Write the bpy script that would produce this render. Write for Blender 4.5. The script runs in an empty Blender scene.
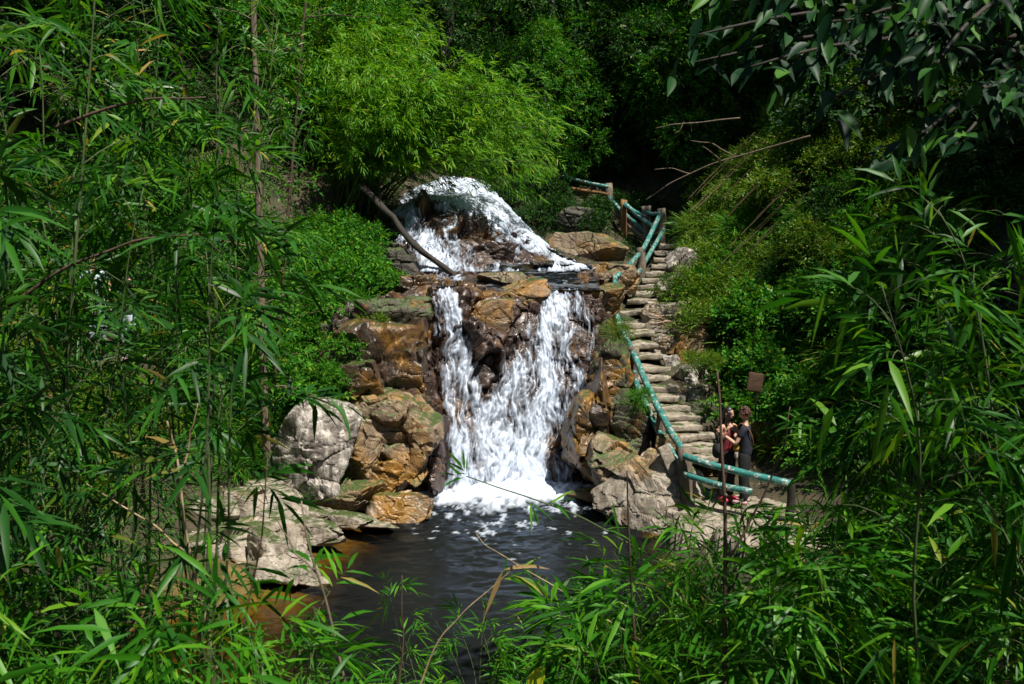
import bpy, bmesh, math, random
import numpy as np
from mathutils import Vector, Matrix

# ------------------------------------------------------------------ camera, sky, sun, exposure
R = math.radians
scene = bpy.context.scene
col = scene.collection
CAM_H, FPX, HORIZON = 4.86, 910.0, 250.0
PITCH = math.atan((342 - HORIZON) / FPX)
cam = bpy.data.objects.new('camera', bpy.data.cameras.new('camera'))
col.objects.link(cam)
cam.data.sensor_width = 36.0
cam.data.lens = FPX / 1024 * 36.0
cam.data.clip_start, cam.data.clip_end = 0.1, 2000
cam.location = (0, 0, CAM_H)
cam.rotation_euler = (R(90) - PITCH, 0, 0)
scene.camera = cam
cam.data.dof.use_dof = True; cam.data.dof.focus_distance = 17.0; cam.data.dof.aperture_fstop = 5.0

SUN_ELEV, SUN_AZ = R(62), R(140)        # azimuth measured clockwise from +Y (view direction)
world = bpy.data.worlds.new('World'); scene.world = world
world.use_nodes = True
wn = world.node_tree
sky = wn.nodes.new('ShaderNodeTexSky'); sky.sky_type = 'NISHITA'; sky.sun_disc = False
sky.sun_elevation = SUN_ELEV; sky.sun_rotation = SUN_AZ
bg = wn.nodes['Background']; bg.inputs['Strength'].default_value = 0.05
wn.links.new(sky.outputs[0], bg.inputs['Color'])
sl = bpy.data.lights.new('sun', 'SUN'); sl.energy = 4.2; sl.angle = R(0.5); sl.color = (1.0, 0.94, 0.83)
sun = bpy.data.objects.new('sun', sl); col.objects.link(sun)
sd = Vector((math.sin(SUN_AZ) * math.cos(SUN_ELEV), math.cos(SUN_AZ) * math.cos(SUN_ELEV), math.sin(SUN_ELEV)))
sun.rotation_euler = sd.to_track_quat('Z', 'Y').to_euler()
sun.location = sd * 60
vs = scene.view_settings
vs.view_transform = 'Standard'; vs.look = 'None'; vs.gamma = 1.0; vs.use_curve_mapping = False
vs.exposure = 0.95
scene.render.engine = 'CYCLES'
cy = scene.cycles
cy.max_bounces = 6; cy.diffuse_bounces = 3; cy.glossy_bounces = 2; cy.transmission_bounces = 4
cy.transparent_max_bounces = 12; cy.use_denoising = True
cy.sample_clamp_indirect = 4.0; cy.caustics_reflective = False; cy.caustics_refractive = False

# ------------------------------------------------------------------ helpers
def P(px, py, Y):
    """the world point seen at pixel (px, py) of the photograph, Y metres ahead"""
    u, v = (px - 512) / FPX, -(py - 342) / FPX
    s, c = math.sin(PITCH), math.cos(PITCH)
    d = np.array([u, c + v * s, -s + v * c])
    return np.array([0, 0, CAM_H]) + d * (Y / d[1])
def proj(V):
    s, c = math.sin(PITCH), math.cos(PITCH)
    x, y, z = V[..., 0], V[..., 1], V[..., 2] - CAM_H
    f = y * c - z * s; up = y * s + z * c
    return 512 + FPX * x / f, 342 - FPX * up / f

def _h(ix, iy, iz, seed):
    n = (ix.astype(np.int64) * 374761393 + iy.astype(np.int64) * 668265263 + iz.astype(np.int64) * 1274126177 + seed * 974634777) & 0xffffffff
    n = ((n ^ (n >> 13)) * 1103515245 + 12345) & 0xffffffff
    n = ((n ^ (n >> 15)) * 2246822519) & 0xffffffff
    return ((n ^ (n >> 16)) & 0xffffff) / float(0xffffff)
def vnoise(V, seed=0):
    i = np.floor(V).astype(np.int64); f = V - i; u = f * f * (3 - 2 * f)
    r = 0
    for a in (0, 1):
        for b in (0, 1):
            for c in (0, 1):
                w = (u[..., 0] if a else 1 - u[..., 0]) * (u[..., 1] if b else 1 - u[..., 1]) * (u[..., 2] if c else 1 - u[..., 2])
                r = r + w * _h(i[..., 0] + a, i[..., 1] + b, i[..., 2] + c, seed)
    return r * 2 - 1
def fbm(V, octv=4, seed=0, gain=0.5):
    r, a, t = 0, 1.0, 0
    V = np.asarray(V, float)
    for k in range(octv):
        r = r + a * vnoise(V * (2.03 ** k) + 17.3 * k, seed + k); t += a; a *= gain
    return r / t * 1.6
def worley(V, seed=0):
    i = np.floor(V).astype(np.int64)
    f1 = np.full(V.shape[:-1], 9.0); f2 = f1.copy(); cid = f1.copy()
    for a in (-1, 0, 1):
        for b in (-1, 0, 1):
            for c in (-1, 0, 1):
                jx, jy, jz = i[..., 0] + a, i[..., 1] + b, i[..., 2] + c
                q = np.stack([jx + _h(jx, jy, jz, seed), jy + _h(jx, jy, jz, seed + 1), jz + _h(jx, jy, jz, seed + 2)], -1)
                d = np.sqrt(((V - q) ** 2).sum(-1))
                hid = _h(jx, jy, jz, seed + 5)
                nearer = d < f1
                f2 = np.where(nearer, f1, np.minimum(f2, d)); cid = np.where(nearer, hid, cid); f1 = np.where(nearer, d, f1)
    return f1, f2, cid
def facets(V, seed=0, tilt=.55, step=.3):
    """broken rock: every Voronoi block gets its own tilted flat face; returns height and crack distance"""
    i = np.floor(V).astype(np.int64)
    f1 = np.full(V.shape[:-1], 9.0); f2 = f1.copy(); h = f1 * 0
    for a in (-1, 0, 1):
        for b in (-1, 0, 1):
            for c in (-1, 0, 1):
                jx, jy, jz = i[..., 0] + a, i[..., 1] + b, i[..., 2] + c
                dv = V - np.stack([jx + _h(jx, jy, jz, seed), jy + _h(jx, jy, jz, seed + 1), jz + _h(jx, jy, jz, seed + 2)], -1)
                d = np.abs(dv).sum(-1) * .45 + np.sqrt((dv ** 2).sum(-1)) * .45
                hh = step * (_h(jx, jy, jz, seed + 5) - .5) + tilt * sum((_h(jx, jy, jz, seed + 6 + k) - .5) * dv[..., k] * 2 for k in range(3))
                nearer = d < f1
                f2 = np.where(nearer, f1, np.minimum(f2, d)); h = np.where(nearer, hh, h); f1 = np.where(nearer, d, f1)
    return h, f2 - f1
def sstep(a, b, x):
    t = np.clip((x - a) / (b - a), 0, 1); return t * t * (3 - 2 * t)
def unit(v):
    v = np.asarray(v, float); return v / np.maximum(np.linalg.norm(v, axis=-1, keepdims=True), 1e-9)

def np_mesh(name, V, F, mat, smooth=True, attrs=None):
    V = np.asarray(V, np.float32); F = np.asarray(F, np.int32)
    me = bpy.data.meshes.new(name)
    k = F.shape[1]
    me.vertices.add(len(V)); me.vertices.foreach_set('co', V.ravel())
    me.loops.add(F.size); me.loops.foreach_set('vertex_index', F.ravel())
    me.polygons.add(len(F)); me.polygons.foreach_set('loop_start', np.arange(0, F.size, k, dtype=np.int32))
    me.polygons.foreach_set('loop_total', np.full(len(F), k, np.int32))
    me.polygons.foreach_set('use_smooth', np.full(len(F), smooth, bool))
    for an, av in (attrs or {}).items():
        at = me.attributes.new(an, 'FLOAT', 'POINT'); at.data.foreach_set('value', np.asarray(av, np.float32).ravel())
    me.update(calc_edges=True)
    if mat: me.materials.append(mat)
    return me
def link(name, me, parent=None, loc=(0, 0, 0)):
    o = bpy.data.objects.new(name, me); col.objects.link(o); o.location = loc
    if parent: o.parent = parent
    return o
def tag(o, label=None, cat=None, group=None, kind=None):
    if label: o['label'] = label
    if cat: o['category'] = cat
    if group: o['group'] = group
    if kind: o['kind'] = kind
    return o
def thing(name, label, cat, loc=(0, 0, 0), group=None, rz=0):
    o = bpy.data.objects.new(name, None); col.objects.link(o)
    o.empty_display_size = 0.1
    o.location = tuple(float(a) for a in loc); o.rotation_euler = (0, 0, rz)
    return tag(o, label, cat, group)
def dup(root, loc, rz=0, sc=1.0, label=None, group=None):
    r = root.copy(); col.objects.link(r); r.location = tuple(float(a) for a in loc); r.rotation_euler = (0, 0, rz); r.scale = (sc, sc, sc)
    if label: r['label'] = label
    if group: r['group'] = group
    for ch in list(root.children):
        c = ch.copy(); col.objects.link(c); c.parent = r
        for g in ch.children:
            d = g.copy(); col.objects.link(d); d.parent = c
    return r
def grid_faces(nx, ny):
    a = np.arange(nx * ny).reshape(ny, nx)
    return np.stack([a[:-1, :-1], a[:-1, 1:], a[1:, 1:], a[1:, :-1]], -1).reshape(-1, 4)
def tubes(paths, sides=6):
    """paths: list of (points n x 3, radii n) -> one V, F"""
    Vs, Fs, off = [], [], 0
    ang = np.linspace(0, 2 * np.pi, sides, endpoint=False)
    for pts, rad in paths:
        pts = np.asarray(pts, float); n = len(pts)
        rad = np.broadcast_to(np.asarray(rad, float), (n,))
        T = unit(np.gradient(pts, axis=0))
        ref = np.array([0.31, 0.17, 0.93]) if abs(T[:, 2]).mean() < 0.85 else np.array([0.93, 0.31, 0.17])
        A = unit(np.cross(T, ref)); B = np.cross(T, A)
        ring = pts[:, None] + rad[:, None, None] * (np.cos(ang)[None, :, None] * A[:, None] + np.sin(ang)[None, :, None] * B[:, None])
        V = np.concatenate([ring.reshape(-1, 3), pts[:1], pts[-1:]])
        a = np.arange(n * sides).reshape(n, sides); b = np.roll(a, -1, 1)
        F = np.stack([a[:-1], b[:-1], b[1:], a[1:]], -1).reshape(-1, 4)
        c0, c1 = n * sides, n * sides + 1
        e0 = np.stack([b[0], a[0], np.full(sides, c0), np.full(sides, c0)], -1)
        e1 = np.stack([a[-1], b[-1], np.full(sides, c1), np.full(sides, c1)], -1)
        # caps as degenerate-free quads: pair neighbouring triangles
        def pair(ringv, c, flip):
            q = []
            for k in range(0, sides, 2):
                x, y, z = ringv[k], ringv[(k + 1) % sides], ringv[(k + 2) % sides]
                q.append([x, c, z, y] if flip else [x, y, z, c])
            return np.array(q)
        F = np.concatenate([F, pair(a[0], c0, True), pair(a[-1], c1, False)])
        Vs.append(V); Fs.append(F + off); off += len(V)
    return np.concatenate(Vs), np.concatenate(Fs)
def bez(a, b, c, n):
    t = np.linspace(0, 1, n)[:, None]
    return (1 - t) ** 2 * np.asarray(a) + 2 * t * (1 - t) * np.asarray(b) + t * t * np.asarray(c)
def wobble(pts, amp, rng, freq=3.0):
    s = np.linspace(0, 1, len(pts)) * freq
    o = rng.uniform(0, 100, 3)
    w = np.stack([vnoise(np.stack([s + o[k], s * 0 + k, s * 0], -1), 3) for k in range(3)], -1)
    env = np.minimum(1, np.linspace(0, 1, len(pts)) * 4)[:, None]
    return pts + w * amp * env

# ------------------------------------------------------------------ materials
def new_mat(name):
    m = bpy.data.materials.new(name); m.use_nodes = True
    nt = m.node_tree; nt.nodes.clear()
    out = nt.nodes.new('ShaderNodeOutputMaterial')
    return m, nt, out
class N:
    def __init__(s, nt): s.nt = nt
    def __call__(s, typ, props=None, **inp):
        n = s.nt.nodes.new(typ)
        for k, v in (props or {}).items(): setattr(n, k, v)
        for k, v in inp.items():
            k2 = k.replace('_', ' ')
            sock = n.inputs[int(k[1:])] if k[0] == 'i' and k[1:].isdigit() else n.inputs[k2]
            if isinstance(v, bpy.types.NodeSocket): s.nt.links.new(v, sock)
            else: sock.default_value = v
        return n
    def ramp(s, fac, stops):
        n = s.nt.nodes.new('ShaderNodeValToRGB'); s.nt.links.new(fac, n.inputs[0])
        cr = n.color_ramp
        while len(cr.elements) < len(stops): cr.elements.new(0.5)
        for e, (p, c) in zip(cr.elements, stops):
            e.position = p; e.color = (*c, 1) if len(c) == 3 else c
        return n.outputs[0]
    def mix(s, fac, a, b):
        n = s.nt.nodes.new('ShaderNodeMix'); n.data_type = 'RGBA'
        for sock, v in ((n.inputs[0], fac), (n.inputs[6], a), (n.inputs[7], b)):
            if isinstance(v, bpy.types.NodeSocket): s.nt.links.new(v, sock)
            elif isinstance(v, (int, float)): sock.default_value = v
            else: sock.default_value = (*v, 1)
        return n.outputs[2]
    def math(s, op, a, b=0.0, clamp=False):
        n = s.nt.nodes.new('ShaderNodeMath'); n.operation = op; n.use_clamp = clamp
        for sock, v in ((n.inputs[0], a), (n.inputs[1], b)):
            if isinstance(v, bpy.types.NodeSocket): s.nt.links.new(v, sock)
            else: sock.default_value = v
        return n.outputs[0]
    def noise(s, vec, scale, detail=4.0, rough=0.55, dist=0.0):
        n = s('ShaderNodeTexNoise', None, Scale=scale, Detail=detail, Roughness=rough, Distortion=dist)
        if vec is not None: s.nt.links.new(vec, n.inputs['Vector'])
        return n.outputs['Fac']
    def mapped(s, scale):
        g = s('ShaderNodeNewGeometry'); m = s('ShaderNodeMapping', None, Vector=g.outputs['Position'], Scale=scale)
        return m.outputs[0]

def leaf_mat(name, cols, trans=0.4, rough=0.38, gloss=1.0, tint=(1.25, 1.15, 0.55)):
    m, nt, out = new_mat(name); n = N(nt)
    g = n('ShaderNodeNewGeometry')
    c = n.ramp(g.outputs['Random Per Island'], cols)
    # slow variation from spray to spray, as foliage of one plant has older and younger growth
    v = n.noise(g.outputs['Position'], 1.3, 2.0)
    c = n.mix(n.math('MULTIPLY', n.math('SUBTRACT', v, 0.35, True), 1.2, True), c, n('ShaderNodeHueSaturation', None, Hue=0.485, Saturation=1.0, Value=1.35, Color=c).outputs[0])
    d = n('ShaderNodeBsdfDiffuse', None, Color=c)
    t = n('ShaderNodeBsdfTranslucent', None, Color=n('ShaderNodeMix', {'data_type': 'RGBA', 'blend_type': 'MULTIPLY'}, i0=1.0, i6=c, i7=(*tint, 1)).outputs[2])
    a = n('ShaderNodeMixShader', None, Fac=trans); nt.links.new(d.outputs[0], a.inputs[1]); nt.links.new(t.outputs[0], a.inputs[2])
    fr = n('ShaderNodeFresnel', None, IOR=1.42)
    gl = n('ShaderNodeBsdfGlossy', None, Color=(1, 1, 1, 1), Roughness=rough)
    b = n('ShaderNodeMixShader', None, Fac=n.math('MINIMUM', n.math('MULTIPLY', fr.outputs[0], gloss), .05))
    nt.links.new(a.outputs[0], b.inputs[1]); nt.links.new(gl.outputs[0], b.inputs[2])
    nt.links.new(b.outputs[0], out.inputs[0])
    return m
LM = {
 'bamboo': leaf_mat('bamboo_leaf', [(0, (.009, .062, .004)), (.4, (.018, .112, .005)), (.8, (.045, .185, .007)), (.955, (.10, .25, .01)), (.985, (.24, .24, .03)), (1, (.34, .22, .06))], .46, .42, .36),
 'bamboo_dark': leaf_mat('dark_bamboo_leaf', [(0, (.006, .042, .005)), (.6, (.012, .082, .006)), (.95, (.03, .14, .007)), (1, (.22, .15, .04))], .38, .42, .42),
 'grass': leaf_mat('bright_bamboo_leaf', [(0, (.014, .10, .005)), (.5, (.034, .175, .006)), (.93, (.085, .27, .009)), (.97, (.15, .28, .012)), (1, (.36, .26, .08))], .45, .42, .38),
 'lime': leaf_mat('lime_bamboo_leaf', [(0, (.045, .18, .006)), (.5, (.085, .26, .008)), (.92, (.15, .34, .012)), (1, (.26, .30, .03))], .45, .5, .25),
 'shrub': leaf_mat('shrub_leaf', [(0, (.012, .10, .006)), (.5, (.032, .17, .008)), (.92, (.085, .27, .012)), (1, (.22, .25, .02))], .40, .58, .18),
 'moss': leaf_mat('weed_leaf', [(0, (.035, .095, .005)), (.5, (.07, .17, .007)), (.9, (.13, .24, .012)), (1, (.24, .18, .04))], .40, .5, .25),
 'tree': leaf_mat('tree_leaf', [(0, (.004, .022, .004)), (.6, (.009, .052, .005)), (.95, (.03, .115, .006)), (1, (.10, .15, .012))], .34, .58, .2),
 'broad': leaf_mat('broad_leaf', [(0, (.005, .022, .010)), (.6, (.009, .040, .014)), (.92, (.022, .09, .010)), (1, (.05, .15, .012))], .22, .42, .22),
 'dry': leaf_mat('dry_leaf', [(0, (.16, .10, .04)), (.6, (.30, .20, .08)), (1, (.45, .33, .15))], .30, .6, .3, (1.1, 1, .8)),
 'yellow': leaf_mat('yellow_leaf', [(0, (.32, .40, .015)), (1, (.5, .50, .03))], .4, .5, .3, (1, 1, .6)),
}
def bark_mat(name, a, b, scale=(14, 14, 2.5)):
    m, nt, out = new_mat(name); n = N(nt)
    v = n.mapped(scale)
    f = n.noise(v, 1.5, 6, .65, .4)
    c = n.ramp(f, [(.3, a), (.62, b), (.8, tuple(min(1, x * 1.5) for x in b))])
    bp = n('ShaderNodeBump', None, Strength=.6, Distance=.02, Height=f)
    p = n('ShaderNodeBsdfPrincipled', None, Base_Color=c, Roughness=.85, Normal=bp.outputs[0])
    nt.links.new(p.outputs[0], out.inputs[0]); return m
BM = {
 'cane': bark_mat('green_cane', (.025, .05, .012), (.07, .10, .03), (6, 6, 1)),
 'dark': bark_mat('dark_bark', (.010, .008, .006), (.030, .024, .017)),
 'pale': bark_mat('pale_bark', (.06, .045, .03), (.20, .15, .105)),
 'dry': bark_mat('dry_cane', (.14, .09, .045), (.38, .28, .16), (8, 8, 2)),
 'twig': bark_mat('twig_bark', (.03, .018, .012), (.085, .05, .03)),
 'post': bark_mat('post_wood', (.055, .042, .03), (.19, .155, .115)),
 'orange': bark_mat('orange_wood', (.10, .045, .015), (.30, .15, .05)),
 'sign': bark_mat('sign_wood', (.03, .015, .007), (.07, .036, .016), (4, 4, 20)),
}
def rock_mat(name, base, pale, ochre_amt=.0, moss_amt=.0, streak=.0, rough=.6, wet=0.0, ochre=(.36, .17, .028), dark=(.045, .035, .028), moss=(.035, .055, .010), scale=1.0):
    m, nt, out = new_mat(name); n = N(nt)
    g = n('ShaderNodeNewGeometry'); pos = g.outputs['Position']
    big = n.noise(pos, 1.1 * scale, 5, .6, .5)
    med = n.noise(pos, 4.5 * scale, 6, .65, .3)
    fine = n.noise(pos, 24.0 * scale, 5, .7)
    c = n.ramp(med, [(.28, dark), (.45, base), (.68, pale)])
    if ochre_amt > 0:
        o = n.ramp(n.noise(pos, 3.1 * scale, 5, .6, .8), [(.3, tuple(x * .35 for x in ochre)), (.5, ochre), (.75, tuple(min(1, x * 1.6) for x in ochre))])
        f = n.ramp(big, [(max(0, .62 - ochre_amt * .5), (0, 0, 0)), (min(1, .78 - ochre_amt * .45), (1, 1, 1))])
        c = n.mix(f, c, o)
    if streak > 0:
        sv = n.noise(n.mapped((5.0, 5.0, .9)), 1.6, 6, .7, .3)
        f = n.ramp(sv, [(.46, (0, 0, 0)), (.62, (1, 1, 1))])
        c = n.mix(n.math('MULTIPLY', f, streak), c, (.62, .58, .52))
    if moss_amt > 0:
        sx = n('ShaderNodeSeparateXYZ', None, Vector=g.outputs['Normal'])
        f = n.math('ADD', n.math('MULTIPLY', sx.outputs[2], .45), n.math('MULTIPLY', n.noise(pos, 2.6, 6, .7, .2), 1.0))
        f = n.ramp(f, [(max(0, 1.0 - moss_amt * .7), (0, 0, 0)), (min(1, 1.1 - moss_amt * .65), (1, 1, 1))])
        mc = n.ramp(n.noise(pos, 30, 4), [(.3, tuple(x * .5 for x in moss)), (.7, tuple(x * 1.9 for x in moss))])
        c = n.mix(f, c, mc)
    crack = n.ramp(n('ShaderNodeTexVoronoi', {'feature': 'DISTANCE_TO_EDGE'}, Vector=n('ShaderNodeMix', {'data_type': 'VECTOR'}, i0=.12, i4=pos, i5=n('ShaderNodeTexNoise', None, Vector=pos, Scale=3.0).outputs['Color']).outputs[1], Scale=2.2 * scale).outputs['Distance'], [(0, (0, 0, 0)), (.035, (1, 1, 1))])
    h = n.math('ADD', n.math('ADD', n.math('MULTIPLY', med, .6), n.math('MULTIPLY', fine, .25)), n.math('MULTIPLY', crack, .05))
    bp = n('ShaderNodeBump', None, Strength=.9, Distance=.06, Height=h)
    p = n('ShaderNodeBsdfPrincipled', None, Base_Color=c, Roughness=n.math('ADD', n.math('MULTIPLY', fine, .3), rough - .15), Normal=bp.outputs[0], Coat_Weight=wet * .45, Coat_Roughness=.3)
    nt.links.new(p.outputs[0], out.inputs[0]); return m
RM = {
 'grey': rock_mat('grey_streaked_rock', (.105, .088, .076), (.22, .19, .165), streak=.7, moss_amt=.14, dark=(.03, .025, .02)),
 'pale': rock_mat('pale_rock', (.17, .14, .105), (.33, .28, .22), ochre_amt=.14, moss_amt=.24, streak=.3, dark=(.06, .045, .03), ochre=(.26, .14, .035)),
 'tan': rock_mat('tan_rock', (.15, .105, .065), (.28, .215, .14), ochre_amt=.32, moss_amt=.3, dark=(.03, .022, .015), ochre=(.24, .12, .025)),
 'ochre': rock_mat('wet_ochre_rock', (.055, .04, .025), (.14, .105, .07), ochre_amt=.46, moss_amt=.2, rough=.42, wet=.5, dark=(.012, .009, .008), ochre=(.20, .098, .013)),
 'brown': rock_mat('wet_brown_rock', (.040, .026, .018), (.10, .066, .045), ochre_amt=.22, moss_amt=.15, rough=.35, wet=.6, dark=(.010, .008, .007), ochre=(.22, .11, .02)),
 'red': rock_mat('wet_red_rock', (.034, .020, .016), (.085, .054, .043), ochre_amt=.16, rough=.38, wet=.6, dark=(.008, .006, .006), ochre=(.22, .105, .018)),
 'mossy': rock_mat('mossy_rock', (.035, .03, .02), (.095, .078, .05), ochre_amt=.08, moss_amt=.56, dark=(.010, .009, .007), moss=(.028, .05, .006)),
 'dark': rock_mat('dark_rock', (.022, .018, .013), (.055, .044, .03), moss_amt=.3, dark=(.008, .006, .005)),
 'step': rock_mat('step_stone', (.235, .20, .155), (.39, .34, .27), moss_amt=.08, dark=(.06, .048, .036), scale=1.6),
}
def plain(name, c, rough=.7, var=.25, scale=8):
    m, nt, out = new_mat(name); n = N(nt)
    f = n.noise(n('ShaderNodeTexCoord').outputs['Object'], scale, 4)
    cc = n.ramp(f, [(.3, tuple(x * (1 - var) for x in c)), (.7, tuple(min(1, x * (1 + var)) for x in c))])
    bp = n('ShaderNodeBump', None, Strength=.25, Distance=.01, Height=f)
    p = n('ShaderNodeBsdfPrincipled', None, Base_Color=cc, Roughness=rough, Normal=bp.outputs[0])
    nt.links.new(p.outputs[0], out.inputs[0]); return m
def paint_mat():
    m, nt, out = new_mat('chipped_teal_paint'); n = N(nt)
    v = n.mapped((9, 9, 9))
    a = n.noise(v, 1.1, 6, .75, .3)
    c = n.ramp(n.noise(v, .35, 3), [(.3, (.016, .115, .105)), (.7, (.035, .21, .185))])
    c = n.mix(n.ramp(a, [(.53, (0, 0, 0)), (.57, (1, 1, 1))]), c, n.ramp(n.noise(v, 3.1, 3), [(.45, (.46, .47, .43)), (.65, (.13, .10, .07))]))
    p = n('ShaderNodeBsdfPrincipled', None, Base_Color=c, Roughness=.45)
    nt.links.new(p.outputs[0], out.inputs[0]); return m
PAINT = paint_mat()
def soil_mat():
    m, nt, out = new_mat('forest_soil'); n = N(nt)
    g = n('ShaderNodeNewGeometry'); pos = g.outputs['Position']
    a = n.noise(pos, 2.2, 6, .65, .3); b = n.noise(pos, 18, 5, .7)
    c = n.ramp(a, [(.3, (.016, .012, .007)), (.5, (.04, .032, .016)), (.7, (.075, .058, .030))])
    c = n.mix(n.ramp(n.noise(pos, 1.6, 6, .7), [(.50, (0, 0, 0)), (.62, (1, 1, 1))]), c, (.022, .036, .007))
    bed = n('ShaderNodeAttribute', {'attribute_name': 'bed'}).outputs['Fac']
    oc = n.ramp(n.noise(pos, 3.5, 5, .65, .6), [(.3, (.03, .02, .006)), (.5, (.11, .07, .014)), (.72, (.22, .15, .045))])
    c = n.mix(bed, c, oc)
    bp = n('ShaderNodeBump', None, Strength=.8, Distance=.06, Height=n.math('ADD', a, n.math('MULTIPLY', b, .4)))
    p = n('ShaderNodeBsdfPrincipled', None, Base_Color=c, Roughness=.9, Normal=bp.outputs[0])
    nt.links.new(p.outputs[0], out.inputs[0]); return m
def foam_mat():
    m, nt, out = new_mat('white_water'); n = N(nt)
    k = n('ShaderNodeAttribute', {'attribute_name': 'foam'}).outputs['Fac']
    d = n('ShaderNodeBsdfPrincipled', None, Base_Color=(.50, .57, .69, 1), Roughness=.4)
    clear = n('ShaderNodeBsdfTransparent', None, Color=(.82, .82, .84, 1))
    gl = n('ShaderNodeBsdfGlossy', None, Color=(.9, .95, 1, 1), Roughness=.12)
    film = n('ShaderNodeMixShader', None, Fac=n.math('MULTIPLY', n('ShaderNodeFresnel', None, IOR=1.33).outputs[0], .35))
    nt.links.new(clear.outputs[0], film.inputs[1]); nt.links.new(gl.outputs[0], film.inputs[2])
    mx = n('ShaderNodeMixShader', None, Fac=k)
    nt.links.new(film.outputs[0], mx.inputs[1]); nt.links.new(d.outputs[0], mx.inputs[2])
    nt.links.new(mx.outputs[0], out.inputs[0]); return m
def pool_mat():
    m, nt, out = new_mat('pool_water'); n = N(nt)
    dep = n('ShaderNodeAttribute', {'attribute_name': 'depth'}).outputs['Fac']
    foam = n('ShaderNodeAttribute', {'attribute_name': 'foam'}).outputs['Fac']
    tc = n.ramp(dep, [(0, (.92, .88, .70)), (.12, (.70, .58, .26)), (.34, (.16, .12, .04)), (.7, (.012, .011, .009))])
    clear = n('ShaderNodeBsdfTransparent', None, Color=tc)
    body = n('ShaderNodeBsdfDiffuse', None, Color=(.010, .012, .012, 1))
    b = n('ShaderNodeMixShader', None, Fac=n.ramp(dep, [(.1, (0, 0, 0)), (.7, (1, 1, 1))]))
    nt.links.new(clear.outputs[0], b.inputs[1]); nt.links.new(body.outputs[0], b.inputs[2])
    g = n('ShaderNodeNewGeometry')
    bp = n('ShaderNodeBump', None, Strength=.14, Distance=.04, Height=n.noise(n.mapped((1, 1.7, 1)), 7.0, 5, .65, .6))
    gl = n('ShaderNodeBsdfGlossy', None, Color=(.34, .41, .52, 1), Roughness=.05, Normal=bp.outputs[0])
    fr = n('ShaderNodeFresnel', None, IOR=1.34, Normal=bp.outputs[0])
    s = n('ShaderNodeMixShader', None, Fac=fr.outputs[0])
    nt.links.new(b.outputs[0], s.inputs[1]); nt.links.new(gl.outputs[0], s.inputs[2])
    w = n('ShaderNodeBsdfDiffuse', None, Color=(.52, .58, .68, 1))
    mx = n('ShaderNodeMixShader', None, Fac=foam)
    nt.links.new(s.outputs[0], mx.inputs[1]); nt.links.new(w.outputs[0], mx.inputs[2])
    nt.links.new(mx.outputs[0], out.inputs[0]); return m
FOAM, POOL, SOIL = foam_mat(), pool_mat(), soil_mat()
# ------------------------------------------------------------------ terrain: one sheet to the horizon
G = [  # near bank under the camera and down to the pool
 (0,-4,3.6),(0,0,3.15),(-3,0,3.1),(4,0,3.2),(0,3,2.3),(-3,3,2.2),(4,3,2.3),(0,6,.85),(3,6,1.0),(-3,6,.7),(0,8,.0),(0,9.5,-.45),(2.2,8.5,.15),(2.4,10.5,-.1),
 (-3,9,-.1),(-5.5,8,.5),(-6,5,1.7),(7,5,2.3),(6,8,1.3),(-9,4,2.6),(10,4,3.2),(9,8,2.2),
 # pool bed
 (0,12,-.9),(0,15,-1.2),(0,17.8,-1.0),(1.6,13,-.7),(-1.6,13,-.8),(-2.2,15.5,-.28),(-2.75,14.4,-.14),(-3,12.5,-.12),(-4.6,11,-.10),(-2.6,10.5,-.3),(1.7,16,-.9),(-1.7,17.5,-.7),
 # right of the pool, landing, path
 (2.55,14.3,.0),(3.2,15.2,.42),(4.4,15.5,.45),(4.2,17.,.7),(5.2,13.5,.45),(4.6,11,.45),(3.2,12,.15),(6,10.5,.7),(7.5,12,1.6),
 # right hillside
 (5.4,17.5,1.2),(6.2,17,1.9),(6.6,20,4.6),(5.3,21,3.9),(5.6,24,5.4),(7.8,21,7.0),(10.6,22,10.0),(6.6,30,7.6),(9,15,4.0),(9,27,9.5),(14,20,12),(13,12,7.0),(5.2,19.2,2.6),
 # under the stairs
 (3.4,20,2.35),(3.3,18,1.45),(3.45,21.5,2.95),(3.9,19.3,2.3),(4.0,20.6,2.9),
 (3.35,16.6,1.0),(2.95,19,2.1),(2.7,21,3.0),(3.1,22.6,3.45),(3.9,25,4.1),(4.7,27.5,4.75),(2.3,18.2,.6),(1.9,20.2,2.6),(2.2,22.6,4.0),(2.6,25,4.3),(3,28,5.0),
 # cliff and stream course, kept below the cliff mesh
 (0,18.8,-.8),(0,19.8,2.2),(-1,20.6,3.0),(1,20.6,3.0),(0,22.5,3.4),(-1.5,25,4.4),(-1.5,28,6.0),(0,26,4.4),(1.2,24,3.7),(-1.5,31,7.2),(2.2,30,6.4),(4.6,31,6.4),
 # left bank
 (-2.6,18.8,1.2),(-2.9,20.2,3.4),(-3.4,17.2,.3),(-4,15.4,.15),(-4.6,13.6,.25),(-5.4,15,.9),(-5.2,17.5,1.6),(-4.2,20,2.9),(-4,22.5,4.3),(-5.8,24,5.4),(-3.6,26,6.2),
 (-8,17.7,3.0),(-7,14.5,1.9),(-7.5,12,1.4),(-9.5,12,2.4),(-11,17,4.6),(-9,22,6.2),(-12,9,3.4),(-8,27,8.8),(-13,24,9.5),
 # hills around
 (0,36,10.5),(6,38,13),(-7,36,13.5),(0,46,19),(16,34,18),(-18,32,17),(20,20,17),(-22,16,13),(20,6,10),(-20,2,8),(22,-12,9),(-22,-14,8),(0,-14,5),(0,-30,8),
 (0,70,34),(30,60,36),(-32,58,34),(48,20,32),(-50,18,30),(40,-30,20),(-40,-30,18),(0,-60,14),
 (0,150,62),(110,110,66),(-115,105,64),(160,0,58),(-160,0,56),(110,-120,40),(-110,-120,38),(0,-150,30),
]
G = np.array(G, float)
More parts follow.
